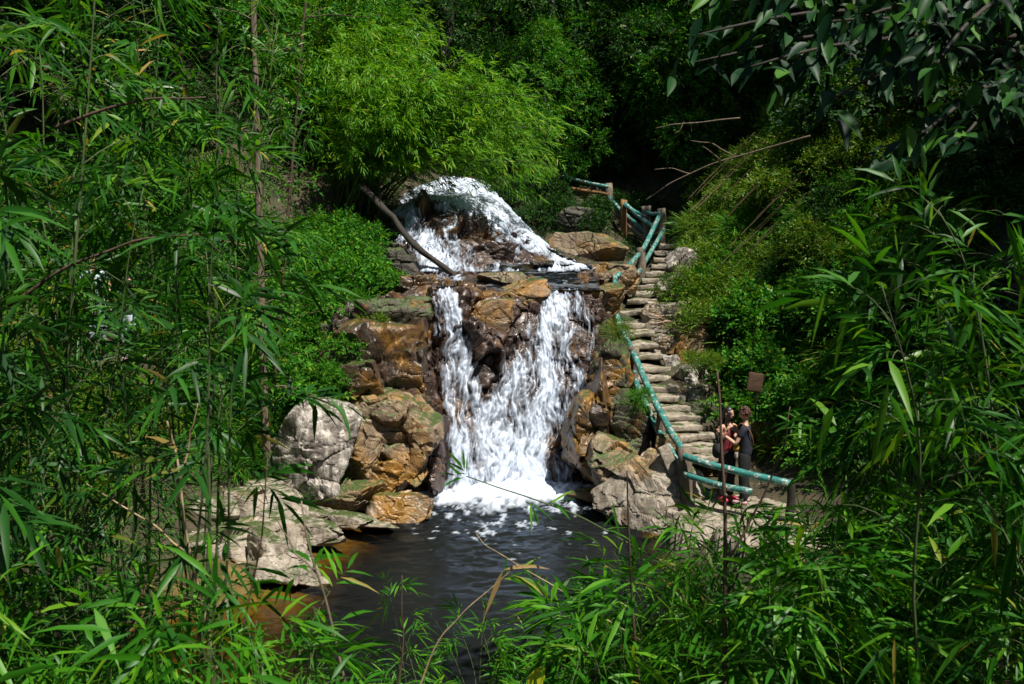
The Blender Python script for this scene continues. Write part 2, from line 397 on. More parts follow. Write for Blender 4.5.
def _tps(r2): return np.where(r2 > 1e-9, r2 * np.log(np.maximum(r2, 1e-9)) * .5, 0)
def _warp(a): return np.arcsinh(a / 14.0) * 14.0        # compress far distances so the fit stays local
_gx = np.stack([_warp(G[:, 0]), _warp(G[:, 1] - 15)], -1)
_K = _tps(((_gx[:, None] - _gx[None]) ** 2).sum(-1)) + np.eye(len(G)) * .02
_Q = np.concatenate([np.ones((len(G), 1)), _gx], 1)
_A = np.block([[_K, _Q], [_Q.T, np.zeros((3, 3))]])
_W = np.linalg.solve(_A, np.concatenate([G[:, 2], np.zeros(3)]))
def tz(x, y):
    x = np.asarray(x, float); y = np.asarray(y, float); shp = np.broadcast(x, y).shape
    q = np.stack([_warp(np.broadcast_to(x, shp)).ravel(), _warp(np.broadcast_to(y, shp).ravel() - 15)], -1)
    out = np.empty(len(q))
    for i in range(0, len(q), 20000):
        s = q[i:i + 20000]
        out[i:i + 20000] = _tps(((s[:, None] - _gx[None]) ** 2).sum(-1)) @ _W[:len(G)] + _W[len(G)] + s @ _W[len(G) + 1:]
    return out.reshape(shp)
def tz1(x, y): return float(tz(np.array([x]), np.array([y]))[0])
def axis(a, b, st, lo, hi):
    m = np.arange(a, b, st); o = []; v, s = b, st
    while v < hi: o.append(v); s *= 1.25; v += s
    o.append(hi); u = []; v, s = a - st, st
    while v > lo: u.append(v); s *= 1.25; v -= s
    u.append(lo); return np.array(u[::-1] + list(m) + o)
_ax, _ay = axis(-13, 13, .16, -300, 300), axis(-3, 34, .16, -300, 300)
X, Y = np.meshgrid(_ax, _ay)
Z = tz(X, Y)
near = np.exp(-(np.maximum(0, np.hypot(X, Y - 15) - 25) / 20) ** 2)
Q = np.stack([X, Y, Z], -1)
Z = Z + fbm(Q * .8, 4, 5) * .16 * sstep(-.2, .6, Z) + fbm(Q * .12, 3, 9) * 1.0 * (1 - near)
bed = (1 - sstep(.05, .3, Z)) * (X < 1.0) * (X > -9) * (Y > 7) * (Y < 20)
g = link('ground', np_mesh('ground', np.stack([X, Y, Z], -1).reshape(-1, 3), grid_faces(len(_ax), len(_ay)), SOIL, attrs={'bed': bed}))
tag(g, kind='structure')

# ------------------------------------------------------------------ cliff that the stream falls over
prof = np.array([(17.75,-1.6),(17.95,-.5),(18.15,.3),(18.5,1.3),(18.85,2.3),(19.15,3.2),(19.45,3.88),(19.9,4.05),(20.8,4.12),(21.9,4.26),(22.5,4.42),(23.3,4.95),(24.5,5.72),(25.7,6.32),(26.9,6.72),(28.6,6.95),(31,7.3)])
_al = np.concatenate([[0], np.cumsum(np.hypot(np.diff(prof[:, 0]), np.diff(prof[:, 1])))])
def cliff_base(Xg, S):
    y = np.interp(S, _al, prof[:, 0]); z = np.interp(S, _al, prof[:, 1])
    k = 1 - sstep(-1.6, 2.3, Xg) * .98 - sstep(-2.3, -3.7, Xg) * .22
    lowp = 1 - sstep(4.3, 4.8, z)
    up = np.maximum(0, z - 4.38)
    z = np.minimum(z, 4.38) + up * k
    y = y + .30 * np.sin(Xg * 1.3 + .5) * sstep(0, 2, S) + .22 * Xg * 0
    # banks rise at both sides so the water runs in a trough
    y = y - sstep(-1.9, -2.8, Xg) * .35 * lowp + sstep(1.7, 2.5, Xg) * .5
    z = z + sstep(-1.9, -2.8, Xg) * -.35 * lowp - sstep(1.75, 2.5, Xg) * 1.0
    return np.stack([Xg, y, z], -1)
def grid_normals(Pn):
    dv, du = np.gradient(Pn, axis=(0, 1)); return unit(np.cross(du, dv))
nx, ns = 290, 540
Xg, Sg = np.meshgrid(np.linspace(-3.7, 2.5, nx), np.linspace(0, _al[-1], ns))
CB = cliff_base(Xg, Sg)
def smooth2(a, k):
    for _ in range(k):
        a = (np.roll(a, 1, 0) + np.roll(a, -1, 0) + np.roll(a, 1, 1) + np.roll(a, -1, 1) + 2 * a) / 6
    return a
CN = grid_normals(CB)
CN[..., 1] = np.minimum(CN[..., 1], 0); CN = unit(np.where(CN[..., 2:] < 0, CN * [1, 1, 0], CN))
def water_density(px, py):
    """how much water runs where, laid out as the streams one sees from the near bank"""
    def stream(pts, hw, wt=1.0):
        """how much water runs within hw pixels of a line through pts"""
        pts = np.array(pts, float); hw = np.broadcast_to(np.array(hw, float), (len(pts),))
        best = np.zeros(px.shape)
        for a, b, ha, hb in zip(pts[:-1], pts[1:], hw[:-1], hw[1:]):
            ab = b - a; t = np.clip(((px - a[0]) * ab[0] + (py - a[1]) * ab[1]) / (ab @ ab), 0, 1)
            d = np.hypot(px - a[0] - t * ab[0], py - a[1] - t * ab[1]) / (ha + (hb - ha) * t)
            best = np.maximum(best, np.clip(1.25 - d * d, 0, 1))
        return best * wt
    low = py > 281
    return np.maximum.reduce([
      stream([(446,294),(450,330),(460,380),(472,425),(482,480)], [15,19,22,28,44]),
      stream([(568,292),(558,325),(538,365),(520,415),(512,482)], [20,28,36,42,46]),
      stream([(522,372),(506,395),(494,420),(498,482)], [8,12,24,42], 1.0),
      stream([(590,300),(585,350),(574,410),(562,480)], [10,16,17,14], .56),
      stream([(424,330),(423,400),(428,478)], [3.5,3,5], .8),
    ]) * low + np.maximum.reduce([
      stream([(424,192),(455,190),(490,203),(530,228),(560,249),(594,263)], [12,18,23,26,20,10], 1.12),
      stream([(404,205),(412,232),(432,258),(452,276)], [15,20,22,18], 1.0),
      stream([(440,198),(456,236),(474,270)], [12,13,15], .70),
      stream([(482,208),(502,240),(524,266)], [10,11,13], .66),
      stream([(436,276),(490,270),(540,267),(592,265)], [9,8,9,6], .85),
    ]) * (~low)
W_ = np.stack([CB[..., 0] * 1.3, CB[..., 1] * 1.2, CB[..., 2] * .95], -1)
W_ = W_ + .25 * np.stack([fbm(CB * 1.4, 3, 31), fbm(CB * 1.4, 3, 32), fbm(CB * 1.4, 3, 33)], -1)
h1, e1 = facets(W_ * .8, 40, .75, .5)
h2, e2 = facets(W_ * 2.3, 60, .7, .4)
h3, e3 = facets(W_ * 5.5, 80, .7, .3)
disp = h1 * .72 + h2 * .13 + h3 * .02 - .14 * np.exp(-e1 / .03) - .025 * np.exp(-e2 / .04) + fbm(CB * 1.1, 4, 50) * .16 + fbm(CB * 7, 3, 55) * .016
lay = (CB[..., 2] + .35 * CB[..., 0] + .3 * CB[..., 1]) * 1.9 + fbm(CB * .9, 3, 57) * 1.1
lay = lay - np.floor(lay); lay = np.where(lay < .8, lay / .8, (1 - lay) / .2) - .5
disp = (disp + lay * .07) * sstep(0, 1.0, Sg)
worn = np.clip(smooth2(water_density(*proj(CB)), 4), 0, 1)     # rock under running water is worn back
disp = np.where(disp > -.12, -.12 + (disp + .12) * (1 - .72 * worn), disp * (1 - .4 * worn))
# ledge stays flatter
flat = sstep(19.2, 19.8, CB[..., 1]) * (1 - sstep(22.2, 23, CB[..., 1]))
disp = disp * (1 - .55 * flat) - flat * .08
CP = CB + CN * disp[..., None]
c = link('cliff', np_mesh('cliff', CP.reshape(-1, 3), grid_faces(nx, ns), RM['red'], False))
tag(c, kind='structure')

# ------------------------------------------------------------------ falling water: a displaced sheet of foam with holes where the rock is bare
wx, ws = 390, 760
Xw, Sw = np.meshgrid(np.linspace(-3.45, 2.35, wx), np.linspace(.55, _al[-1], ws))
fi = (Xw + 3.7) / 6.2 * (nx - 1); fj = Sw / _al[-1] * (ns - 1)
def samp(a, fj, fi):
    i0 = np.clip(np.floor(fi).astype(int), 0, a.shape[1] - 2); j0 = np.clip(np.floor(fj).astype(int), 0, a.shape[0] - 2)
    u = fi - i0; v = fj - j0
    if a.ndim == 3: u, v = u[..., None], v[..., None]
    return (a[j0, i0] * (1 - u) + a[j0, i0 + 1] * u) * (1 - v) + (a[j0 + 1, i0] * (1 - u) + a[j0 + 1, i0 + 1] * u) * v
rough_s = smooth2(CP, 14); soft = smooth2(rough_s, 60)
WP = .12 * samp(CP, fj, fi) + .38 * samp(rough_s, fj, fi) + .50 * samp(soft, fj, fi)
WN = samp(CN, fj, fi); WN = unit(WN)
WP0 = WP + WN * .06
px, py = proj(WP0)
den = water_density(px, py)
# ledge between the falls: bare wet rock with a few bright runs
den = den * np.where((py > 272) & (py < 290), .55, 1)
den = np.where(py < 232, den * 1.0 + .12 * (den > .3), den)
wp_ = .35 * fbm(np.stack([Xw * 2.5, Sw * 1.8, Xw * 0], -1), 3, 71)
st = fbm(np.stack([(Xw + wp_ * .6) * 15, Sw * .8, Xw * 0], -1), 4, 72, .6)
cl = fbm(np.stack([(Xw + wp_ * .2) * 9, Sw * 4.6 + wp_, Xw * 0 + 4], -1), 4, 75, .7)
fi2 = fbm(np.stack([(Xw + wp_ * .3) * 38, Sw * 7, Xw * 0 + 9], -1), 3, 78, .6)
lf = fbm(np.stack([(Xw + wp_ * .5) * 3.2, Sw * .9, Xw * 0 + 2], -1), 4, 79, .6)
lowr = sstep(400, 470, py)
raw = den * (1.10 + .25 * lowr) + st * .30 + cl * .38 + fi2 * .30 + lf * .56 - .68
foam = sstep(-.16, .92, raw) * (den > .02)
thick = .012 + (.03 + .025 * (py > 281)) * foam * den + (.014 * cl + .014 * fi2 + .014 * st) * foam
WP = WP0 + WN * thick[..., None]
F = grid_faces(wx, ws); fv = foam.ravel()
F = F[fv[F].max(1) > .09]
use = np.unique(F); re = np.full(wx * ws, -1); re[use] = np.arange(len(use))
w = link('waterfall', np_mesh('waterfall', WP.reshape(-1, 3)[use], re[F], FOAM, attrs={'foam': np.clip(fv[use] * 1.05, 0, 1)}))
tag(w, kind='structure')

# ------------------------------------------------------------------ the pool
pxs, pys = np.arange(-8, 3.6, .04), np.arange(8.2, 18.7, .04)
X, Y = np.meshgrid(pxs, pys)
ppx, ppy = proj(np.stack([X, Y, X * 0], -1))
d2 = ((ppx - 505) / 104) ** 2 + ((ppy - 484) / 29) ** 2
nz = fbm(np.stack([X * 2.2, Y * 2.2, X * 0], -1), 4, 81); nz2 = fbm(np.stack([X * 6, Y * 3.4, X * 0], -1), 4, 83, .6)
fm = sstep(.0, .75, 1.12 - d2 + nz * .40 + nz2 * .55); core = fm.copy()
fz = fbm(np.stack([X * 16, Y * 11, X * 0], -1), 3, 89, .7)
fm = np.clip(fm * (1.08 - .5 * (1 - fm)) + fz * .45 * (fm > .02) * (1.05 - fm), 0, 1)
lace = sstep(.15, .5, nz2 + fz * .5 - .75 * ((ppx - 500) / 130) ** 2 - np.maximum(0, ppy - 502) / 36 * .6 + .20) * (ppy > 480) * .6
fm = np.clip(np.maximum(fm, lace), 0, 1)
amp = .25 + .9 * np.exp(-((X - .1) ** 2 + (Y - 17.5) ** 2) / 14)
wav = (fbm(np.stack([X * 1.5 + nz * .3, Y * 2.1, X * 0], -1), 3, 85, .6) * .035 + fbm(np.stack([X * 5.2 + nz * .8, Y * 9.0 + nz2 * .5, X * 0], -1), 4, 86, .6) * .030 * (.55 + np.clip(nz + .3, 0, 1))) * amp
zz = wav + core * (.02 + .05 * np.clip(nz2 + .3, 0, 1) + .035 * np.clip(fbm(np.stack([X * 14, Y * 9, X * 0], -1), 3, 88), -.5, 1)) + .16 * np.exp(-d2 * 2.2) * core
dep = np.clip(-tz(X, Y) / 1.15, 0, 1)
w = link('pool_water', np_mesh('pool_water', np.stack([X, Y, zz], -1).reshape(-1, 3), grid_faces(len(pxs), len(pys)), POOL, attrs={'depth': dep, 'foam': fm}))
tag(w, kind='structure')

# shallow dark run over the ledge between the two falls
lx, ly = np.arange(-2.1, 2.0, .04), np.arange(19.95, 22.75, .04)
X, Y = np.meshgrid(lx, ly)
zz = np.interp(Y, prof[:, 0], prof[:, 1]) - .075 + fbm(np.stack([X * 4, Y * 5, X * 0], -1), 4, 95, .6) * .035
lf2 = sstep(.25, .6, fbm(np.stack([X * 2.2, Y * 7, X * 0], -1), 4, 96, .6)) * .55
w = link('stream_water', np_mesh('stream_water', np.stack([X, Y, zz], -1).reshape(-1, 3), grid_faces(len(lx), len(ly)), POOL, attrs={'depth': np.full(X.shape, .42), 'foam': lf2 * .25}))
tag(w, kind='structure')

# ------------------------------------------------------------------ boulders
_ico = {}
def ico(sub):
    if sub not in _ico:
        bm = bmesh.new(); bmesh.ops.create_icosphere(bm, subdivisions=sub, radius=1)
        _ico[sub] = (np.array([v.co[:] for v in bm.verts]), np.array([[v.index for v in f.verts] for f in bm.faces])); bm.free()
    return _ico[sub]
def boulder(name, label, px, py, Y, wpx, hpx, mat, seed, dy=.9, planes=9, rot=0.0, tilt=0.0, sub=6, sharp=26.0, group=None, rg=.6):
    rng = np.random.RandomState(seed)
    D, F = ico(sub)
    n = unit(rng.normal(size=(planes, 3))); off = rng.uniform(.50, .98, planes)
    n = np.concatenate([n, [[0, 0, 1], [0, -1, 0.15], [0, 0, -1]]]); n = unit(n); off = np.concatenate([off, [.72, .8, .7]])
    k = np.maximum(D @ n.T, 1e-3) / off
    r = 1 / (np.sum(k ** sharp, 1)) ** (1 / sharp)
    V = D * np.minimum(r, 1.22)[:, None]
    s = np.array([wpx, 0, hpx]) * Y / FPX / 2 * 1.12; s[1] = max(s[0], s[2]) * dy
    V = V * s
    ct, sn = math.cos(tilt), math.sin(tilt)
    V = V @ np.array([[ct, 0, -sn], [0, 1, 0], [sn, 0, ct]])
    cr, sr = math.cos(rot), math.sin(rot)
    V = V @ np.array([[cr, sr, 0], [-sr, cr, 0], [0, 0, 1]])
    m = s.mean(); q = V / m * 1.0 + seed * 7.1
    h1, e1 = facets(q * np.array([1.2, 1.2, 1.7]), seed, .8, .35); h2, e2 = facets(q * np.array([3, 3, 4.5]), seed + 20, .8, .3)
    nn = unit(V); sx, sy = rng.normal() * .5, rng.normal() * .4
    lay = (q[:, 2] + sx * q[:, 0] + sy * q[:, 1]) * 2.6 + fbm(q * 1.3, 3, seed + 31) * .9
    lay = lay - np.floor(lay); lay = np.where(lay < .82, lay / .82, (1 - lay) / .18) - .5
    V = V + nn * (lay * .075)[:, None] * m * rg
    V = V + nn * (h1 * .30 + h2 * .055 - .07 * np.exp(-e1 / .03) - .02 * np.exp(-e2 / .04) + fbm(q * 1.6, 3, seed + 3) * .06 + fbm(q * 9, 3, seed + 9) * .012)[:, None] * m * rg
    c = P(px, py, Y)
    o = link(name, np_mesh(name, V, F, RM[mat], False), loc=c)
    return tag(o, label, 'boulder', group)
B = boulder
B('boulder','large grey boulder with white streaked right face on left shore',312,448,16.7,104,122,'grey',11,rot=.5,rg=.4,tilt=.12)
B('boulder','pinkish grey wedge of rock tucked right of large grey boulder',366,452,16.9,56,74,'tan',12,tilt=.3)
B('boulder','tall tan and ochre rock directly left of the fall foot',402,442,17.7,72,128,'tan',13,tilt=-.25,rg=.7)
B('boulder','dark ochre block halfway up the left side of lower fall',412,372,18.6,54,84,'brown',14,rg=.4)
B('boulder','brown slanting slab with ochre stripe above the grey boulder',368,392,18.3,62,92,'brown',15,tilt=-.45,rg=.4)
B('boulder','lumpy tan rock with moss left of the lower fall lip',392,322,19.6,66,74,'mossy',16)
B('boulder','small bright yellow flat topped boulder at the pool edge',394,506,16.2,58,34,'ochre',17,planes=7)
B('boulder','dark wet rock beside the left lip below the fallen log',420,296,20.6,40,50,'brown',18)
B('boulder','long crusted pale slab running into the pool from grey boulder',336,520,15.6,120,24,'pale',19,dy=.35,rot=-.25)
B('boulder','broad flat pale slab below the big grey boulder',262,503,15.4,120,42,'pale',20,dy=.6)
B('boulder','flat pale slab in the left shore middle row',222,548,14.0,130,50,'pale',21,dy=.6)
B('boulder','blunt pale slab standing over the shallow ochre water',280,560,13.2,92,66,'pale',22,dy=.8)
B('boulder','pale rock low among bamboo in the bottom left corner',92,678,10.3,74,34,'pale',23,dy=.8)
B('boulder','mossy tan rock face under the left bank shrubs',352,352,19.6,58,74,'mossy',24)
B('boulder','brown rounded boulder splitting the lower fall at its lip',488,324,19.6,46,64,'tan',125,dy=.6,rg=.3)
B('boulder','tan flat topped boulder on the ledge right of brown one',527,300,20.0,58,50,'tan',26,dy=.7)
B('boulder','ochre and grey stone wedged under the right of grey boulder',352,497,16.2,60,38,'tan',66,dy=.8)
B('boulder','pale pitted slab at the far left of the shore slabs',190,515,14.8,100,36,'pale',67,dy=.6)
B('boulder','low crusted pale ridge of rock between slabs and ochre shallows',300,528,14.8,90,26,'pale',68,dy=.5,rot=-.3)
B('boulder','small pale stone awash in ochre shallows at lower left',205,598,12.2,60,24,'tan',69,dy=.7)
B('boulder','massive dark wet bedrock shoulder left of the lower fall',370,402,19.3,104,205,'brown',70,dy=.7,planes=7)
B('boulder','massive dark bedrock shoulder between the fall and the stair rail',596,412,19.1,44,160,'brown',71,dy=1.2,planes=7)
B('boulder','flat tan rock lying behind the two lip boulders',508,279,21.3,50,16,'tan',27,dy=.5)
B('boulder','purple brown block standing in the upper cascade',497,256,23.4,40,32,'red',28,dy=.7)
B('boulder','dark blocky rock high in the middle of upper cascade',468,230,24.9,44,40,'red',29,dy=.6)
B('boulder','dark rock between left strands of the upper cascade',434,232,25.0,26,36,'red',30,dy=.6)
B('boulder','small brown stone lying at the foot of upper cascade',542,264,22.7,20,9,'brown',32,sub=5)
B('boulder','reddish lump breaking the right stream near the lip',580,316,20.1,36,44,'red',33,dy=.6)
B('boulder','tall wet ochre rock right of the fall foot',589,440,18.0,50,116,'ochre',34,dy=.7)
B('boulder','ochre brown block at mid height right of the fall',602,384,18.7,44,80,'ochre',35,dy=.7)
B('boulder','orange tan rock at the right lip of lower fall',601,305,20.6,40,52,'tan',36)
B('boulder','tall dark moss covered rock left of the stair rail',610,376,18.9,34,92,'mossy',37,dy=.8)
B('boulder','mossy crag directly under the stair handrail',637,430,17.7,46,70,'mossy',38,dy=.6)
B('boulder','large pale tan boulder below the stair foot at pool',652,492,15.95,88,104,'pale',39,dy=.8,tilt=.35)
B('boulder','tan angular rock between ochre face and pale stair boulder',618,463,17.0,48,70,'tan',40,tilt=.2)
B('boulder','low grey tan rock dipping into pool right of foam',630,516,16.0,44,50,'pale',41,tilt=.3)
B('boulder','sunlit tan bank rock right of the upper cascade foot',594,247,25.2,66,36,'tan',42,dy=.7)
B('boulder','rounded tan bank rock below the rail bend',607,279,22.9,44,36,'tan',43)
B('boulder','small orange stone in foam right of fall foot',590,497,17.3,38,18,'ochre',44,sub=5)
B('boulder','white streaked grey rock right of the upper stair flight',683,281,22.6,50,68,'grey',45,tilt=.5)
B('boulder','grey brown rock under the white streaked stair rock',676,318,21.2,52,40,'pale',46)
B('boulder','dark leaning slab right of the middle stair flight',694,348,19.9,34,66,'tan',47,tilt=.45)
B('boulder','white jutting ledge rock right of the lower stair flight',688,377,18.9,36,30,'grey',48)
B('boulder','small pale ledge stone under the white jutting rock',690,393,18.7,38,22,'pale',49)
B('boulder','dark earthy rock behind the lower steps',690,420,18.3,44,50,'mossy',50)
B('boulder','dark bank rock under the far walkway rail',574,222,28.5,50,34,'dark',51)
B('boulder','dark brown rock below log on the left of upper cascade',398,272,22.6,46,60,'dark',52)
B('boulder','mossy rock at the base of lime bamboo',376,268,23.6,60,64,'mossy',53)
B('boulder','brown rock shelf at the left foot of lower fall',432,462,17.9,24,70,'red',54)
B('boulder','ochre ribbed rock between grey boulder and ochre face',385,478,16.8,50,44,'ochre',55,tilt=-.3)
B('boulder','pale rock in sun by the path on the right',812,560,12.7,80,26,'pale',56,dy=.8)
B('boulder','tan rock by path deeper in the right thicket',884,596,11.4,70,30,'pale',57,dy=.8)
B('boulder','earthen rock bank behind the couple',800,432,17.6,90,44,'tan',58,dy=.5)

B('boulder','tan slab beside the stairs where the flight bends',661,322,21.6,34,34,'tan',60,dy=.6)
B('boulder','flat grey tan slab bedded right of the stair bend',664,345,20.3,34,26,'pale',61,dy=.6)
B('boulder','grey stone at the kerb of the middle steps',672,366,19.5,18,26,'grey',62,dy=.6)
B('boulder','pale tan rock below the first steps of the stairs',671,452,16.7,30,44,'tan',63,dy=.6)
B('boulder','broad tan slab in the bank right of the stair bend',684,350,20.4,52,26,'tan',64,dy=.8)
B('boulder','low mossy stone between stair bend and right slope',678,338,21.3,44,24,'mossy',65,dy=.8)
# fallen log across the upper cascade
pts = wobble(np.linspace(P(362,188,23.6), P(458,281,21.6), 14), .12, np.random.RandomState(3))
V, F = tubes([(pts, np.linspace(.10, .07, 14))], 10)
V = V + np.stack([fbm(V * 4, 4, 8), fbm(V * 4, 4, 18), fbm(V * 4, 4, 28)], -1) * .04
log = link('fallen_log', np_mesh('fallen_log', V - pts[7], F, BM['dark']), loc=pts[7]); tag(log, 'dark fallen tree log leaning across the left of upper cascade', 'log')

# ------------------------------------------------------------------ stone stairs: every step its own slab
def slab_mesh(name, sx, sy, sz, seed, mat, rot=0.0, cuts=5, amp=.03):
    bm = bmesh.new(); bmesh.ops.create_cube(bm, size=1)
    bmesh.ops.scale(bm, verts=bm.verts, vec=(sx, sy, sz))
    bmesh.ops.bevel(bm, geom=list(bm.edges), offset=min(.03, sz * .25), segments=2, affect='EDGES', profile=.6)
    bmesh.ops.subdivide_edges(bm, edges=[e for e in bm.edges if e.calc_length() > .12], cuts=cuts, use_grid_fill=True)
    bmesh.ops.triangulate(bm, faces=[f for f in bm.faces if len(f.verts) > 4])
    V = np.array([v.co[:] for v in bm.verts])
    q = V * 3 + seed * 3.7
    V = V + np.stack([fbm(q, 3, seed), fbm(q, 3, seed + 1), fbm(q, 3, seed + 2)], -1) * amp
    cr, sr = math.cos(rot), math.sin(rot); V = V @ np.array([[cr, sr, 0], [-sr, cr, 0], [0, 0, 1]])
    for v, p in zip(bm.verts, V): v.co = p
    me = bpy.data.meshes.new(name); bm.to_mesh(me); bm.free(); me.materials.append(mat)
    for p in me.polygons: p.use_smooth = True
    return me
steps = [(707,457,16.1,40),(700,446,16.45,38),(690,435,16.8,36),(683,425,17.15,34),(677,415,17.5,33),(669,406,17.85,32),(665,396,18.2,31),(660,386,18.55,31),(656,376,18.9,31),
         (652,366,19.25,30),(649,355,19.6,30),(642,343,20.0,30),(636,332,20.5,30),(633,322,21.0,30),(632,311,21.7,30),(641,299,22.4,23),(645,292,22.9,22),(650,285,23.4,21),(654,278,23.9,20),
         (657,272,24.4,19),(661,265,24.9,19),(664,258,25.5,18),(667,251,26.2,18),(670,244,27.0,18)]
stairs = thing('stone_staircase', 'rough stone staircase climbing beside the waterfall', 'stairs', P(*steps[0][:3]))
so = np.array(stairs.location)
C3 = np.array([P(a, b, c) for a, b, c, d in steps])
for i, (a, b, cY, wd) in enumerate(steps):
    j0, j1 = max(0, i - 1), min(len(steps) - 1, i + 1)
    t = C3[j1] - C3[j0]; ang = math.atan2(-t[0], t[1]) * .7
    nxt = C3[i + 1] if i + 1 < len(steps) else C3[i] + (C3[i] - C3[i - 1])
    run = np.hypot(*(nxt - C3[i])[:2]) + .16
    h = .125
    jr = np.random.RandomState(900 + i); ang += jr.normal() * .07
    me = slab_mesh('step', wd * cY / FPX * jr.uniform(1.15, 1.4), run * jr.uniform(.92, 1.08), h, 100 + i, RM['step'], ang, 6, .045)
    ctr = (C3[i] + nxt) / 2 * np.array([1, 1, 0]) + np.array([0, 0, C3[i][2] - h / 2 + .0])
    link('step', me, stairs, ctr - so)

# landing and path at the stair foot
poly = np.array([(2.75,14.4),(2.95,15.6),(3.1,16.6),(4.3,17.1),(5.5,16.2),(6.3,13.5),(6.5,11),(5.6,9.3),(4.1,9.8),(3.9,12.4),(3.4,13.8)])
def inside(x, y, pl):
    r = np.zeros(x.shape, bool); j = len(pl) - 1
    for i in range(len(pl)):
        xi, yi, xj, yj = *pl[i], *pl[j]
        r ^= ((yi > y) != (yj > y)) & (x < (xj - xi) * (y - yi) / (yj - yi + 1e-12) + xi); j = i
    return r
gx, gy = np.arange(2.4, 6.8, .07), np.arange(9, 17.4, .07)
X, Y = np.meshgrid(gx, gy)
f1, f2, cid = worley(np.stack([X * 1.3, Y * 1.3, X * 0], -1), 91)
Z = np.maximum(tz(X, Y), .45) * .5 + .28 + fbm(np.stack([X, Y, X * 0], -1) * 2, 4, 92) * .03 - .05 * np.exp(-(f2 - f1) / .03) + (cid - .5) * .03
e = fbm(np.stack([X, Y, X * 0], -1) * 1.5, 3, 93) * .25
ins = inside(X + e, Y + e, poly)
Z = np.where(ins, Z, tz(X, Y) - .25)
F = grid_faces(len(gx), len(gy)); F = F[ins.ravel()[F].any(1)]
pth = link('path', np_mesh('path', np.stack([X, Y, Z], -1).reshape(-1, 3), F, RM['step'])); tag(pth, kind='structure')
LAND = .56

# ------------------------------------------------------------------ railing of wooden posts and painted poles
rail_root = thing('path_railing', 'teal painted pole railing on rough wooden posts beside the stone stairs', 'railing', P(686, 505, 15.55))
ro = np.array(rail_root.location)
def post(x, y0, y1, Y, r, mat, seed):
    rng = np.random.RandomState(seed)
    a, b = P(x + rng.uniform(-1, 1), y1 + 8, Y), P(x, y0, Y)
    pts = wobble(np.linspace(a, b, 9), .02, rng)
    V, F = tubes([(pts, r * rng.uniform(.9, 1.1, 9))], 8)
    V = V + (fbm(V * 9, 3, seed) * .012)[:, None]
    link('post', np_mesh('post', V - ro, F, BM[mat]), rail_root)
for k, (x, y0, y1, Y, r, m) in enumerate([(686,449,540,15.4,.115,'post'),(661,409,458,17.1,.10,'post'),(635,347,395,18.9,.10,'post'),(614,300,345,20.9,.10,'post'),(616,274,302,22.3,.11,'post'),
     (641,247,278,25.0,.12,'post'),(661,209,243,27.8,.14,'post'),(646,206,244,28.2,.14,'post'),(624,200,240,28.8,.11,'orange'),(609,184,224,29.8,.13,'post'),(556,170,214,31.0,.12,'dark'),
     (790,478,520,14.35,.065,'dark')]):
    post(x, y0, y1, Y, r, m, 200 + k)
def rail(a, b, r, mat, seed, sag=.03):
    rng = np.random.RandomState(seed)
    A, Bp = P(*a), P(*b)
    pts = wobble(np.linspace(A, Bp, 10), .014, rng); pts[:, 2] -= sag * np.sin(np.linspace(0, np.pi, 10))
    V, F = tubes([(pts, r)], 8); V = V + (fbm(V * 8, 2, seed) * .006)[:, None]
    link('rail', np_mesh('rail', V - ro, F, mat), rail_root)
T = PAINT
for k, (a, b, r, m) in enumerate([
  ((616,314,20.8),(634,355,18.8),.066,T),((633,353,18.8),(661,413,17.0),.066,T),((660,411,17.0),(684,454,15.45),.066,T),
  ((613,328,20.8),(634,374,18.8),.062,T),((635,380,18.8),(660,434,17.0),.062,T),((663,434,17.0),(683,472,15.45),.062,T),
  ((684,456,15.2),(790,484,14.3),.062,T),((684,474,15.2),(752,492,14.5),.055,T),
  ((639,254,24.8),(617,277,22.2),.066,T),((640,270,24.8),(617,299,22.2),.066,T),((615,276,22.2),(614.5,304,20.9),.062,T),
  ((660,214,27.6),(642,251,24.9),.068,T),((663,230,27.6),(642,267,24.9),.064,T),((661,213,27.7),(646,212,28.1),.06,T),((657,229,27.7),(625,204,28.7),.066,T),
  ((646,216,28.1),(624,205,28.7),.062,T),((646,232,28.1),(609,198,29.7),.064,T),((646,240,28.1),(609,206,29.7),.09,BM['post']),
  ((609,187,29.7),(558,175,31),.062,T),((609,194,29.7),(558,186,31),.07,BM['orange']),((609,208,29.7),(556,199,31),.06,BM['dark'])]):
    rail(a, b, r, m, 300 + k)
me = slab_mesh('brace_board', .22, .06, .95, 77, RM['step'], .2, 3, .012)
o = link('brace_board', me, rail_root, P(673, 470, 15.6) - ro); o.rotation_euler = (.0, -.42, 0)

# sign board hanging in the greenery
sg = thing('wooden_sign', 'small weathered brown board hanging in leaves behind the couple', 'sign', P(755, 393, 16.6))
me = slab_mesh('board', .30, .035, .36, 61, BM['sign'], 0, 2, .006); o = link('board', me, sg, (0, 0, .2)); o.rotation_euler = (.0, .16, .2)
V, F = tubes([(np.array([(0.03, .04, -.5), (.02, .035, .1), (.0, .035, .36)]), .018)], 6); link('stake', np_mesh('stake', V, F, BM['dark']), sg)
